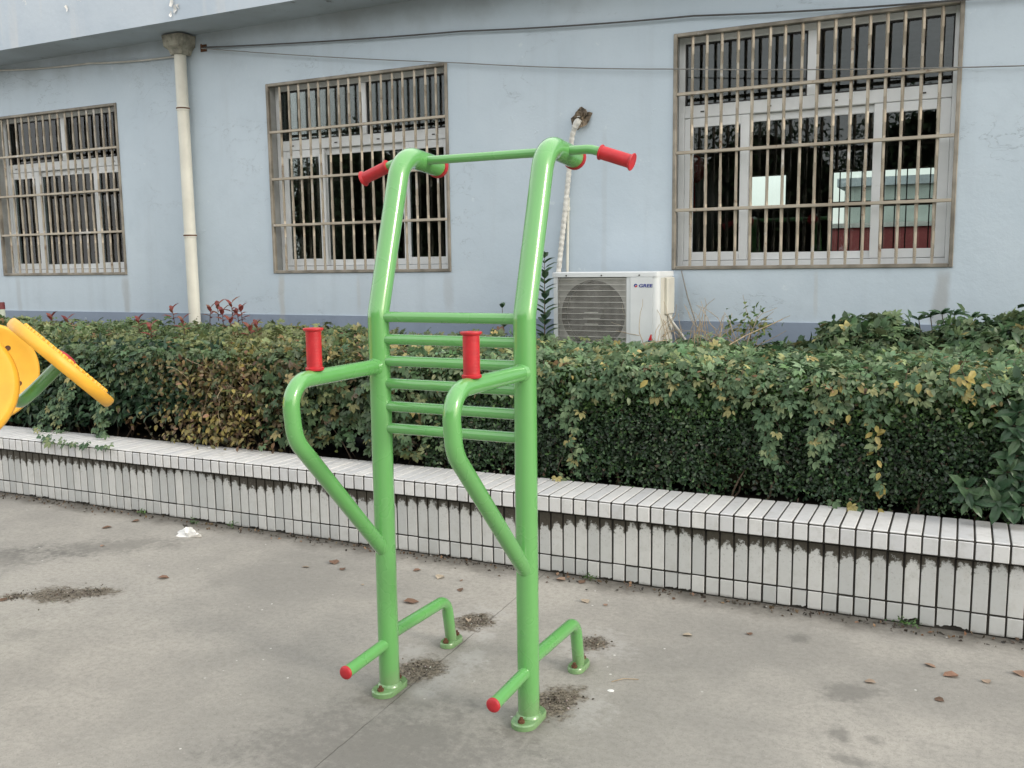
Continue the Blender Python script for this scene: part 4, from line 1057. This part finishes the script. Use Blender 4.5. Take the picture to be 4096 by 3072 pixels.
# ---- large-leaved shrub at the right end
ph_r = thing('photinia_shrub', (.3, 5.0, .42), 'large-leaved evergreen shrub leaning over the coping at the right end', 'shrub')
stems(ph_r, 5, .1, .7, 5.0, 5.25, .40, 1.05, .008, .06)
cl = [(2085, 1055, 4.80), (2095, 1080, 4.80), (2150, 1060, 4.84), (2160, 1085, 4.82), (2175, 1020, 4.86), (2195, 985, 4.88), (2205, 945, 4.86), (2190, 920, 4.86), (2205, 1040, 4.86), (2208, 1090, 4.82), (2240, 1000, 4.85), (2260, 960, 4.9), (2250, 1060, 4.84), (2280, 1030, 4.86), (2200, 890, 4.9), (2230, 930, 4.88)]
for px, py, yy in cl:
    c_ = at_y(px, py, yy); c_.z = max(c_.z, PZ + .03)
    MB().tube([c_, c_ + Vector((.06, .10, -.02)), c_ + Vector((.1, .22, .02))], .003, 5).build('stem', M_bark, ph_r)
    for k in range(6):
        a = k * 1.05 + random.uniform(-.2, .2); dr = Vector((math.cos(a), -.45, math.sin(a) * .9 - .1)); q = c_ + dr * .008
        if q.z + dr.z * .08 < PZ + .01: dr.z = .25
        inst('leaf', SINGLE_P, ph_r, q, frame_rot(dr, (random.gauss(0, .2), -.8, .55)), (random.uniform(.075, .11),) * 3)
N = 700; x = rng.uniform(.22, 1.2, N); z = rng.uniform(.5, 1.15, N); y = 4.98 + rng.normal(0, .05, N)
d, n_ = orient(np.tile([0, -1, .3], (N, 1)), N, .35, .4, .2)
scatter('foliage', LEAF8, np.c_[x, y, z], d, n_, rng.uniform(.07, .1, N), .42, palette(N, [(3, (.035, .080, .042)), (2, (.055, .105, .055))]), M_leaf, ph_r)
for px, py in ((2010, 684), (2035, 680), (2062, 682), (2100, 688), (1985, 692)):
    c_ = at_y(px, py, 6.1)
    MB().tube([c_ + Vector((.02, 0, -.12)), c_], .003, 5).build('stem', M_bark, ph_r)
    for k in range(5):
        a = k * 1.25; inst('leaf', SINGLE_P, ph_r, c_, frame_rot((math.cos(a), math.sin(a) * .5, .35), (0, -.3, 1)), (.085,) * 3)

# ---- left: photinia hedge with creeper on top
ph_l = thing('photinia_shrub', (-6.6, 5.4, .42), 'dark large-leaved evergreen hedge with red young shoots left of the frame', 'shrub')
core(ph_l, [((-9.6, 5.10, .55), (-4.85, 6.0, 1.06))])
stems(ph_l, 30, -7.6, -4.9, 5.02, 5.2, .40, .75, .008, .07)
N = 7800; x = rng.uniform(-9.6, -4.75, N); z = .47 + rng.random(N) * .70
bot = .50 + .05 * wob(x, x * 0, 1.7, 2.) + .22 * np.exp(-((x + 5.35) / .42) ** 2)
k = z > bot; x, z = x[k], z[k]; N = len(x)
y = 4.99 + .05 * wob(x, z * 2, 1.3, 1.) + rng.normal(0, .04, N) + np.clip((z - 1.05) / .12, 0, 1) ** 2 * .12
d, n_ = orient(np.tile([0, -1., .4], (N, 1)), N, .35, .42, .35)
cols = palette(N, [(5, (.028, .066, .036)), (4, (.042, .090, .046)), (1.2, (.070, .125, .060)), (.3, (.14, .17, .06))])
scatter('foliage', LEAF8, np.c_[x, y, z], d, n_, rng.uniform(.05, .082, N), .44, cols, M_leaf, ph_l)
for k in range(260):
    px = random.uniform(60, 400); py = random.uniform(760, 900); c_ = at_y(px, py, 4.93 + random.uniform(-.03, .03))
    if c_.z > 1.12 or c_.z < .56: continue
    inst('leaf', SINGLE_P, ph_l, c_, frame_rot((random.gauss(0, .7), -.4, -.3 + random.gauss(0, .4)), (random.gauss(0, .35), -.75, .6)), (random.uniform(.055, .085),) * 3)
shoots = [(372, 668, 5.9), (455, 665, 5.9), (480, 672, 5.9), (500, 655, 5.95), (512, 672, 5.9), (520, 665, 5.9), (497, 690, 5.75), (555, 700, 5.7), (395, 690, 5.6), (112, 685, 5.9), (146, 690, 5.85), (300, 690, 5.5), (470, 660, 6.), (540, 706, 5.6), (325, 705, 5.4)]
for px, py, yy in shoots:
    t = at_y(px, py, yy); b_ = t + Vector((random.uniform(-.02, .02), 0, -.13))
    MB().tube([b_, t], [.004, .002], 5).build('stem', M_bark, ph_l)
    for k in range(6):
        a = k * 2.4 + random.random(); up = .9 if k < 3 else .35
        inst('red_leaf', SINGLE_R, ph_l, t - Vector((0, 0, .018 * k)), frame_rot((math.cos(a), math.sin(a), up), (-math.cos(a) * .6, -math.sin(a) * .6 - .2, 1)), (random.uniform(.065, .10),) * 3)

cvl = thing('creeper', (-6.2, 5.4, 1.1), 'pale creeper covering the top of the dark evergreen hedge by the drainpipe', 'creeper')
N = 8200; x = rng.uniform(-9.5, -4.3, N); y = rng.uniform(4.93, 6.1, N)
z = 1.09 + .04 * wob(x, y, 1.2, 1.) + (y - 4.9) * .07 + np.abs(rng.normal(0, .03, N)) - np.clip((5.02 - y) / .09, 0, 1) * .08
d, n_ = orient(np.tile([0, -.4, 1.], (N, 1)), N, .45, .4, .2); d[:, 1] -= .5
yel = np.clip(wob(x * 1.5, y * 1.3, 1., 5.) * .6 + np.exp(-((x + 4.9) / .6) ** 2) * .6, 0, 1)[:, None]
cols = palette(N, [(5, (.115, .180, .080)), (5, (.165, .235, .105)), (3, (.225, .280, .130)), (1.2, (.27, .27, .12)), (.3, (.26, .15, .08))]); cols = cols * (1 - yel * .45) + yel * .45 * np.array([.36, .32, .13])
h1 = rng.random(N) < .5; sz_ = rng.uniform(.038, .07, N); pz_ = np.c_[x, y, z]
scatter('foliage', PAL5, pz_[h1], d[h1], n_[h1], sz_[h1], 1., cols[h1], M_leaf, cvl)
scatter('foliage', palm(3, 9, 1.1, .5), pz_[~h1], d[~h1], n_[~h1], sz_[~h1] * .9, 1., cols[~h1], M_leaf, cvl)
N = 1500; x = rng.uniform(-9, -4.6, N); z = 1.12 - rng.random(N) ** 1.8 * .30; y = 4.93 + rng.normal(0, .025, N)
d, n_ = orient(np.tile([0, -1., .5], (N, 1)), N, .4, .35, .5)
scatter('fringe', PAL5, np.c_[x, y, z], d, n_, rng.uniform(.042, .062, N), 1., palette(N, [(5, (.090, .150, .070)), (3, (.125, .185, .088)), (1.2, (.21, .23, .10))]), M_leaf, cvl)
# trailing down to the coping at the left
cnt = 0
for px, r0, r1, sp in ((105, 870, 985, .05), (125, 850, 960, .06), (90, 900, 1000, .04), (225, 850, 945, .03), (215, 870, 940, .03), (140, 800, 900, .06), (160, 790, 860, .06)):
    yy = 4.86
    for k in range(16):
        t = k / 15; py = r0 + (r1 - r0) * t; c_ = at_y(px, py, yy)
        if c_.z < PZ + .02: c_ = at_ground(px, py, PZ + .02); c_.y = max(c_.y, P + .0)
        c_ += Vector((random.gauss(0, sp), random.uniform(-.02, .01), random.gauss(0, .015)))
        if c_.z < PZ + .012 and c_.y > P - .02: c_.z = PZ + .014
        inst('leaf', PALMS[cnt % 5], cvl, c_, frame_rot((random.gauss(0, .6), -.5, -.4), (random.gauss(0, .3), -.7, .6)), (random.uniform(.05, .075),) * 3); cnt += 1

# ---- withered yellow-brown clump
wy = thing('withered_vine', (-4.6, 5.1, .42), 'withered yellow-brown vine clump in the hedge beside the dip arm', 'vine')
core(wy, [((-5.0, 5.12, .55), (-2.95, 5.85, 1.02))])
stems(wy, 26, -5.0, -3.0, 4.98, 5.15, .41, .95, .0045, .12)
WPAL = [(4, (.17, .13, .055)), (4, (.22, .19, .08)), (3, (.14, .085, .045)), (2.5, (.105, .125, .05)), (2, (.32, .27, .09)), (1.0, (.28, .16, .10))]
N = 2600; x = -4.75 + rng.normal(0, .30, N); z = .46 + rng.random(N) ** .8 * .62; y = 4.92 + .04 * wob(x, z, 2.) + rng.normal(0, .05, N)
d, n_ = orient(np.tile([0, -1., .35], (N, 1)), N, .3, .55, .7)
scatter('foliage', LEAF8, np.c_[x, y, z], d, n_, rng.uniform(.025, .052, N), .55, palette(N, WPAL, .25), M_leaf, wy)
N = 1700; x = -4.3 + rng.normal(0, .42, N); y = 4.95 + rng.random(N) * .6; z = 1.08 + .06 * wob(x, y, 2.) + rng.normal(0, .03, N) + (y - 4.95) * .08
d, n_ = orient(np.tile([0, -.4, 1.], (N, 1)), N, .3, .5, .3)
scatter('top_foliage', LEAF8, np.c_[x, y, z], d, n_, rng.uniform(.03, .055, N), .55, palette(N, [(3, (.30, .27, .09)), (4, (.17, .19, .07)), (4, (.11, .15, .06)), (1, (.25, .14, .08))], .2), M_leaf, wy)
for k in range(60):
    px = random.gauss(470, 40); py = random.uniform(880, 955); c_ = at_y(px, py, 4.88)
    c_.z = max(c_.z, PZ + .02)
    inst('leaf', SINGLE_Y, wy, c_, frame_rot((random.gauss(0, .6), -.4, -.6), (random.gauss(0, .3), -.8, .5)), (random.uniform(.035, .055),) * 3)
for k in range(26):   # tangled dry runners
    c_ = at_y(random.uniform(400, 560), random.uniform(780, 860), 4.89); pts = [c_]
    dr = Vector((random.gauss(0, 1), random.uniform(-.2, .2), random.gauss(-.2, .5))).normalized()
    for i in range(6): dr = (dr + Vector((random.gauss(0, .3), random.gauss(0, .12), random.gauss(-.12, .25)))).normalized(); pts.append(pts[-1] + dr * .045)
    MB().tube(pts, .0018, 4).build('runner', M_straw, wy)

# ---- creeper curtain between the clump and the posts
cm = thing('creeper', (-3.6, 5.1, .42), 'green creeper curtain hanging behind the dip arms and rungs', 'creeper')
N = 1700; x = rng.uniform(-4.35, -2.9, N); z = 1.10 - rng.random(N) ** 1.25 * .58; y = 4.95 + .05 * wob(x, z * 2, 2.1) + rng.normal(0, .045, N)
k = (wob(x * 2, z, 1.5, 1.3) + rng.normal(0, .35, N) + (z - .75) * 1.5) > -.25; x, y, z = x[k], y[k], z[k]; N = len(x)
d, n_ = orient(np.tile([0, -1., .5], (N, 1)), N, .35, .4, .6)
scatter('foliage', PAL5, np.c_[x, y, z], d, n_, rng.uniform(.05, .078, N), 1., palette(N, [(5, (.075, .130, .065)), (4, (.105, .165, .080)), (2, (.18, .20, .09)), (1, (.28, .24, .10)), (.6, (.16, .12, .07))]), M_leaf, cm)
N = 2600; x = rng.uniform(-4.3, -2.9, N); y = rng.uniform(4.95, 5.85, N); z = 1.08 + .05 * wob(x, y, 1.6, 3.) + (y - 4.95) * .08 + np.abs(rng.normal(0, .03, N))
d, n_ = orient(np.tile([0, -.4, 1.], (N, 1)), N, .45, .4, .2)
scatter('top_foliage', PAL5, np.c_[x, y, z], d, n_, rng.uniform(.045, .07, N), 1., palette(N, [(5, (.115, .170, .08)), (3, (.165, .21, .10)), (2, (.26, .25, .11)), (1, (.38, .31, .12)), (.5, (.24, .14, .08))]), M_leaf, cm)

# ---- grass tufts at the coping
def tuft(label, spots, n, ln, mat=M_dkgreen):
    pass
M_blade = simple('grass_blade', (.085, .13, .05), .6, var=.2, bst=0)
def grass(label, px, py, n, ln, yy=None, zz=PZ + .005, mat=None, spread=.05):
    c_ = at_ground(px, py, zz); t = thing('grass_tuft', c_, label, 'grass', 'grass tufts by the planter')
    m = MB()
    for k in range(n):
        b_ = c_ + Vector((random.gauss(0, spread), random.uniform(0, .03), 0)); a = random.uniform(0, 6.28); L_ = ln * random.uniform(.5, 1.1)
        d1 = Vector((math.cos(a) * .8, math.sin(a) * .5 - .25, random.uniform(.3, .9))).normalized(); s_ = Vector((-math.sin(a), math.cos(a), 0)) * .0022
        p1 = b_ + d1 * L_ * .55; p2 = p1 + (d1 + Vector((0, -.1, -.9))).normalized() * L_ * .45
        if p2.z < zz + .003: p2.z = zz + .003
        m.add([b_ - s_, b_ + s_, p1 + s_ * .8, p1 - s_ * .8, p2], [(0, 1, 2, 3), (3, 2, 4)])
    m.build('blade_cluster', mat or M_blade, t)
grass('thin grass arching over the coping below the withered vine', 585, 957, 34, .22)
grass('grass wisps on the coping left of the dip arm', 640, 965, 14, .16)
grass('small grass wisps on the coping beside the left post', 880, 990, 16, .12)
for i, (px, py, lb) in enumerate([(420, 1132, 'tiny green weed at the wall foot near the white tissue'), (500, 1140, 'small weed at the wall foot right of the tissue'), (305, 1112, 'tiny weed at the wall foot by the cracked tiles'),
                                  (1272, 1252, 'small green weed at the wall foot beside the right post'), (1963, 1352, 'green weed growing in a broken base tile gap')]):
    c_ = at_ground(px, py, .004); t = thing('weed', c_, lb, 'weed', 'weeds at the planter foot')
    N = 26 if i < 4 else 50; r_ = .022 if i < 4 else .035
    pp = np.array(c_) + np.c_[rng.normal(0, r_, N), rng.normal(0, .010, N), np.abs(rng.normal(.012, .012, N)) + .003]
    d, n_ = orient(np.tile([0, -.5, 1.], (N, 1)), N, .3, .4, -.4)
    scatter('foliage', LEAF8, pp, d, n_, rng.uniform(.012, .024, N), .5, palette(N, [(1, (.06, .13, .04)), (1, (.09, .17, .05))]), M_leaf, t)

# ---- sapling between the post and the condenser
def sapling(label, base, height, lean, n, ls):
    t = thing('sapling', base, label, 'sapling'); b_ = Vector(base); tp = b_ + Vector((lean, 0, height))
    MB().tube([b_, b_.lerp(tp, .5) + Vector((.02, 0, 0)), tp], [.007, .005, .002], 6).build('stem', M_bark, t)
    for k in range(n):
        f = .18 + .82 * k / (n - 1); p_ = b_.lerp(tp, f) + Vector((.02 * math.sin(f * 3.14), 0, 0)); a = k * 2.4
        for s in (0, math.pi):
            inst('leaf', SINGLE_P, t, p_, frame_rot((math.cos(a + s), math.sin(a + s) * .8, .55), (-math.cos(a + s) * .5, -math.sin(a + s) * .5, 1)), (ls * random.uniform(.8, 1.15) * (1.1 - .35 * f),) * 3)
b0 = at_y(1165, 790, 5.85); b0.z = .42; t0 = at_y(1176, 558, 5.85)
sapling('upright leafy sapling between the right post and the condenser', b0, t0.z - .42, t0.x - b0.x, 32, .14)
b1 = at_y(1092, 740, 5.9); b1.z = .42; t1 = at_y(1085, 672, 5.9)
sapling('short sapling tip above the rungs left of the right post', b1, t1.z - .40, t1.x - b1.x, 7, .11)

# ---- dry canes and twigs by the condenser
st_ = thing('leaning_stick', at_y(1512, 720, 6.3), 'thin grey stick leaning on the wall under the right window', 'stick')
MB().tube([at_y(1515, 735, 6.2), at_y(1485, 640, 6.38), at_y(1472, 585, D - .02)], [.007, .006, .005], 6).build('shaft', M_cable2, st_)
tg = thing('dry_canes', at_y(1540, 720, 6.1), 'tangle of thin dry canes beside the condenser', 'dry plant')
for k in range(60):
    px = random.choice((random.gauss(1560, 50), random.gauss(1440, 40))); c_ = at_y(px, 735, 6.0 + random.uniform(-.15, .12)); c_.z = min(c_.z, 1.16); pts = [c_]
    dr = Vector((random.gauss(0, .5), random.gauss(0, .1), 1)).normalized(); L_ = random.uniform(.02, .055)
    for i in range(7): dr = (dr + Vector((random.gauss(.03, .22), random.gauss(0, .08), random.gauss(-.06, .16)))).normalized(); q = pts[-1] + dr * L_; q.y = min(q.y, D - .03); pts.append(q)
    MB().tube(pts, [.0030 - .00025 * i for i in range(8)], 4).build('cane', M_straw, tg)
for (pa, pb, pc) in (((1310, 790), (1370, 745), (1440, 735)), ((1390, 785), (1420, 755), (1460, 752)), ((1575, 745), (1610, 725), (1690, 690))):
    MB().tube([at_y(*pa, 5.5), at_y(*pb, 5.7), at_y(*pc, 5.85)], .003, 5).build('cane', M_straw, tg)
wd = thing('weed', at_y(1620, 760, 5.95), 'loose leafy weed rising above the hedge right of the condenser', 'weed')
N = 130; c_ = np.array(at_y(1622, 705, 5.95)); pp = c_ + np.c_[rng.normal(0, .07, N), rng.normal(0, .06, N), rng.normal(-.01, .07, N)]
d, n_ = orient(np.tile([0, -.3, 1.], (N, 1)), N, .3, .5, 0)
scatter('foliage', LEAF8, pp, d, n_, rng.uniform(.03, .05, N), .5, palette(N, [(3, (.10, .17, .06)), (1, (.20, .22, .08))]), M_leaf, wd)
MB().tube([at_y(1620, 765, 5.95), at_y(1622, 690, 5.95)], .003, 5).build('stem', M_bark, wd)

# ================================================================== LITTER ON THE YARD
def dead_leaf_mesh(seed):
    r = random.Random(seed); V, T = LEAF8; me = bpy.data.meshes.new('dead_leaf_shape')
    vs = [(p_[0] - .5 + r.uniform(-.04, .04), p_[1] * .75 + r.uniform(-.05, .05), .02 + abs(p_[1]) * r.uniform(.05, .35) + r.uniform(0, .06)) for p_ in V]
    me.from_pydata(vs, [], [tuple(int(i) for i in t) for t in T]); me.materials.append(M_deadleaf); return me
DL = [dead_leaf_mesh(k) for k in range(5)]
litter = [((-3.236, 4.227), .09, 'pale curled leaf lying between the left post and the wall'), ((-3.339, 4.094), .055, 'small whitish leaf left of the left post'), ((-3.118, 4.149), .06, 'small russet leaf left of the left post'),
          ((-2.717, 4.303), .055, 'dark dry leaf between the posts near the wall'), ((-2.539, 4.256), .075, 'orange-brown leaf between the posts'), ((-2.407, 4.258), .03, 'tiny brown leaf bit between the posts'),
          ((-2.337, 4.122), .055, 'pinkish leaf standing on edge between the posts'), ((-2.484, 3.866), .105, 'curled brown leaf above the left rear leg'), ((-2.864, 3.981), .025, 'tiny dark leaf bit left of the left post'),
          ((-1.674, 4.239), .07, 'olive yellow leaf right of the right post'), ((-1.914, 4.49), .075, 'reddish leaf against the wall foot by the right post'), ((-1.793, 4.50), .06, 'brown leaf against the wall foot by a weed'),
          ((-1.561, 4.234), .04, 'small brown leaf beyond the olive leaf'), ((-2.096, 3.772), .05, 'pinkish leaf in the hole beside the left rear foot'), ((-1.083, 4.025), .06, 'dark dry leaf scrap out on the right of the yard'),
          ((-.826, 4.16), .045, 'dark and orange leaf scrap near the wall'), ((-.063, 4.132), .06, 'flat tan leaf sliver near the right end wall'), ((.019, 4.062), .085, 'broad tan leaf near the right end wall'),
          ((-.276, 3.862), .055, 'pale curled leaf on the dark smear'), ((.15, 4.059), .055, 'dark brown leaf right of the broad tan leaf'), ((.272, 4.193), .07, 'pale yellow leaf near the wall at the right end'), ((-.018, 3.808), .05, 'thin dark leaf stalk right of the dark smear'),
          ((-5.085, 4.208), .085, 'upright tan leaf left of the white tissue'), ((-3.949, 3.618), .075, 'pale tan leaf on the open yard'), ((-5.032, 4.401), .07, 'dark leaf near the wall left of the tissue'), ((-4.771, 3.907), .04, 'small dark leaf below the tissue'),
          ((-4.46, 3.02), .06, 'orange-brown leaf in the patch of soil')]
for i, ((x_, y_), s_, lb) in enumerate(litter):
    o_ = inst('fallen_leaf', DL[i % 5], None, (x_, y_, .0012), (random.uniform(-.12, .12), random.uniform(-.12, .12), random.uniform(0, 6.28)), (s_ * .82,) * 3)
    tag(o_, lb, 'leaf', 'fallen leaves on the yard')
ts = MB(); c_ = Vector((-4.434, 4.292, 0)); n1, n2 = 16, 9; vs = []; fs = []
for i in range(n1):
    for j in range(n2):
        a = 2 * math.pi * i / n1; t = j / (n2 - 1) * math.pi / 2; k = 1 + .25 * math.sin(a * 2 + j * .8) + .18 * math.sin(a * 5 + j) + random.uniform(-.12, .12)
        vs.append(c_ + Vector((.072 * math.cos(a) * math.cos(t) * k, .038 * math.sin(a) * math.cos(t) * k, .001 + .045 * math.sin(t) * max(.35, k + .2 * math.sin(a * 3)))))
for i in range(n1):
    for j in range(n2 - 1): fs.append((i * n2 + j, ((i + 1) % n1) * n2 + j, ((i + 1) % n1) * n2 + j + 1, i * n2 + j + 1))
ts.add(vs, fs); tag(ts.build('tissue', M_tissue, None, 25), 'crumpled white tissue on the concrete near the planter', 'tissue')
wdab = MB(); c_ = at_ground(1320, 1492); vs = [c_ + Vector((0, 0, .004))]
for k in range(9): a = k * .698; vs.append(c_ + Vector((.016 * math.cos(a) * random.uniform(.7, 1.2), .012 * math.sin(a) * random.uniform(.7, 1.2), .0012)))
wdab.add(vs, [(0, k + 1, (k + 1) % 9 + 1) for k in range(9)]); tag(wdab.build('paper_scrap', M_tissue), 'tiny white paper scrap right of the right post foot', 'paper')
tw_ = MB().tube([(-1.237, 3.429, .003), (-1.20, 3.47, .006), (-1.143, 3.495, .003)], .0018, 5).build('twig', M_straw); tag(tw_, 'thin straw twig lying right of the rear foot', 'twig')
# crumbs of soil and grit in the broken holes
N = 1000; cs = [(-2.06, 3.777, .07), (-2.03, 3.195, .085), (-1.385, 3.17, .085), (-1.448, 3.763, .06), (-4.26, 3.19, .10), (-4.12, 3.29, .08), (-4.45, 3.08, .06)]
idx = rng.integers(0, len(cs), N); cc = np.array(cs)[idx]
pp = np.c_[cc[:, 0] + rng.normal(0, .5, N) * cc[:, 2], cc[:, 1] + rng.normal(0, .6, N) * cc[:, 2], np.full(N, .001)]
d, n_ = orient(np.tile([0, 0, 1.], (N, 1)), N, .2, .6, -.3)
crumb = scatter('soil_crumbs', LEAF2, pp, d, n_, rng.uniform(.004, .014, N), .9, palette(N, [(3, (.085, .07, .055)), (2, (.15, .125, .095)), (1.5, (.28, .245, .20)), (.5, (.42, .40, .36))]), M_leaf, None)
tag(crumb, 'loose soil crumbs and grit in the broken holes', 'grit')
N = 900; x = rng.uniform(-6.8, .5, N); pp = np.c_[x, 4.575 - np.abs(rng.normal(0, .06, N)), np.full(N, .001)]
d, n_ = orient(np.tile([0, 0, 1.], (N, 1)), N, .2, .6, -.3)
crumb = scatter('leaf_grit', LEAF2, pp, d, n_, rng.uniform(.008, .026, N), .8, palette(N, [(3, (.045, .036, .028)), (2, (.12, .08, .05)), (.6, (.30, .18, .11))]), M_leaf, None)
tag(crumb, 'fine leaf grit swept along the wall foot', 'grit')

# ================================================================== TREES ACROSS THE YARD (seen mirrored in the glass)
def tree(base, H_, rx, rz, n, label):
    t = thing('tree', base, label, 'tree', 'trees across the yard'); b_ = Vector(base)
    MB().tube([b_, b_ + Vector((.1, 0, H_ * .3)), b_ + Vector((0, .1, H_ * .62))], [.16, .12, .07], 10).build('trunk', M_bark, t, 60)
    mound_core(t, b_.x, b_.y, H_ - rz, rx, rx, rz, .72); mound_core(t, b_.x, b_.y, H_ - rz, rx, rx, -rz, .72)
    u = norm(rng.normal(0, 1, (n, 3))); k = rng.random(n) ** .4; p_ = u * k[:, None] * np.array([rx, rx, rz]) + np.array([b_.x, b_.y, H_ - rz])
    keep = wob(p_[:, 0], p_[:, 2] + p_[:, 1], .7, H_) + rng.normal(0, .25, n) > -.3; p_ = p_[keep]; u = u[keep]; m = len(p_)
    d, n_ = orient(u, m, .3, .6, .3)
    scatter('crown', LEAF2, p_, d, n_, rng.uniform(.09, .17, m), .6, palette(m, [(2, (.04, .075, .03)), (1, (.065, .11, .04))]), M_leaf, t)
for i, (x_, y_, H_, rx, rz) in enumerate([(-17, -11, 5.3, 2.6, 2.4), (-13, -10, 5.0, 2.6, 2.4), (-8.8, -11, 5.3, 2.6, 2.4), (-4.6, -10, 4.7, 2.5, 2.3), (-.6, -11, 5.1, 2.5, 2.4), (3.0, -10, 5.2, 2.5, 2.4), (6.4, -11, 6.4, 2.6, 2.9), (10.5, -11, 5.5, 2.6, 2.4)]):
    tree((x_, y_, 0), H_ * 1.17, rx * 1.1, rz * 1.25, 14000, 'leafy tree across the yard, mirrored dark in the window glass')

sc.render.engine = 'CYCLES'
sc.cycles.max_bounces = 5; sc.cycles.transparent_max_bounces = 8
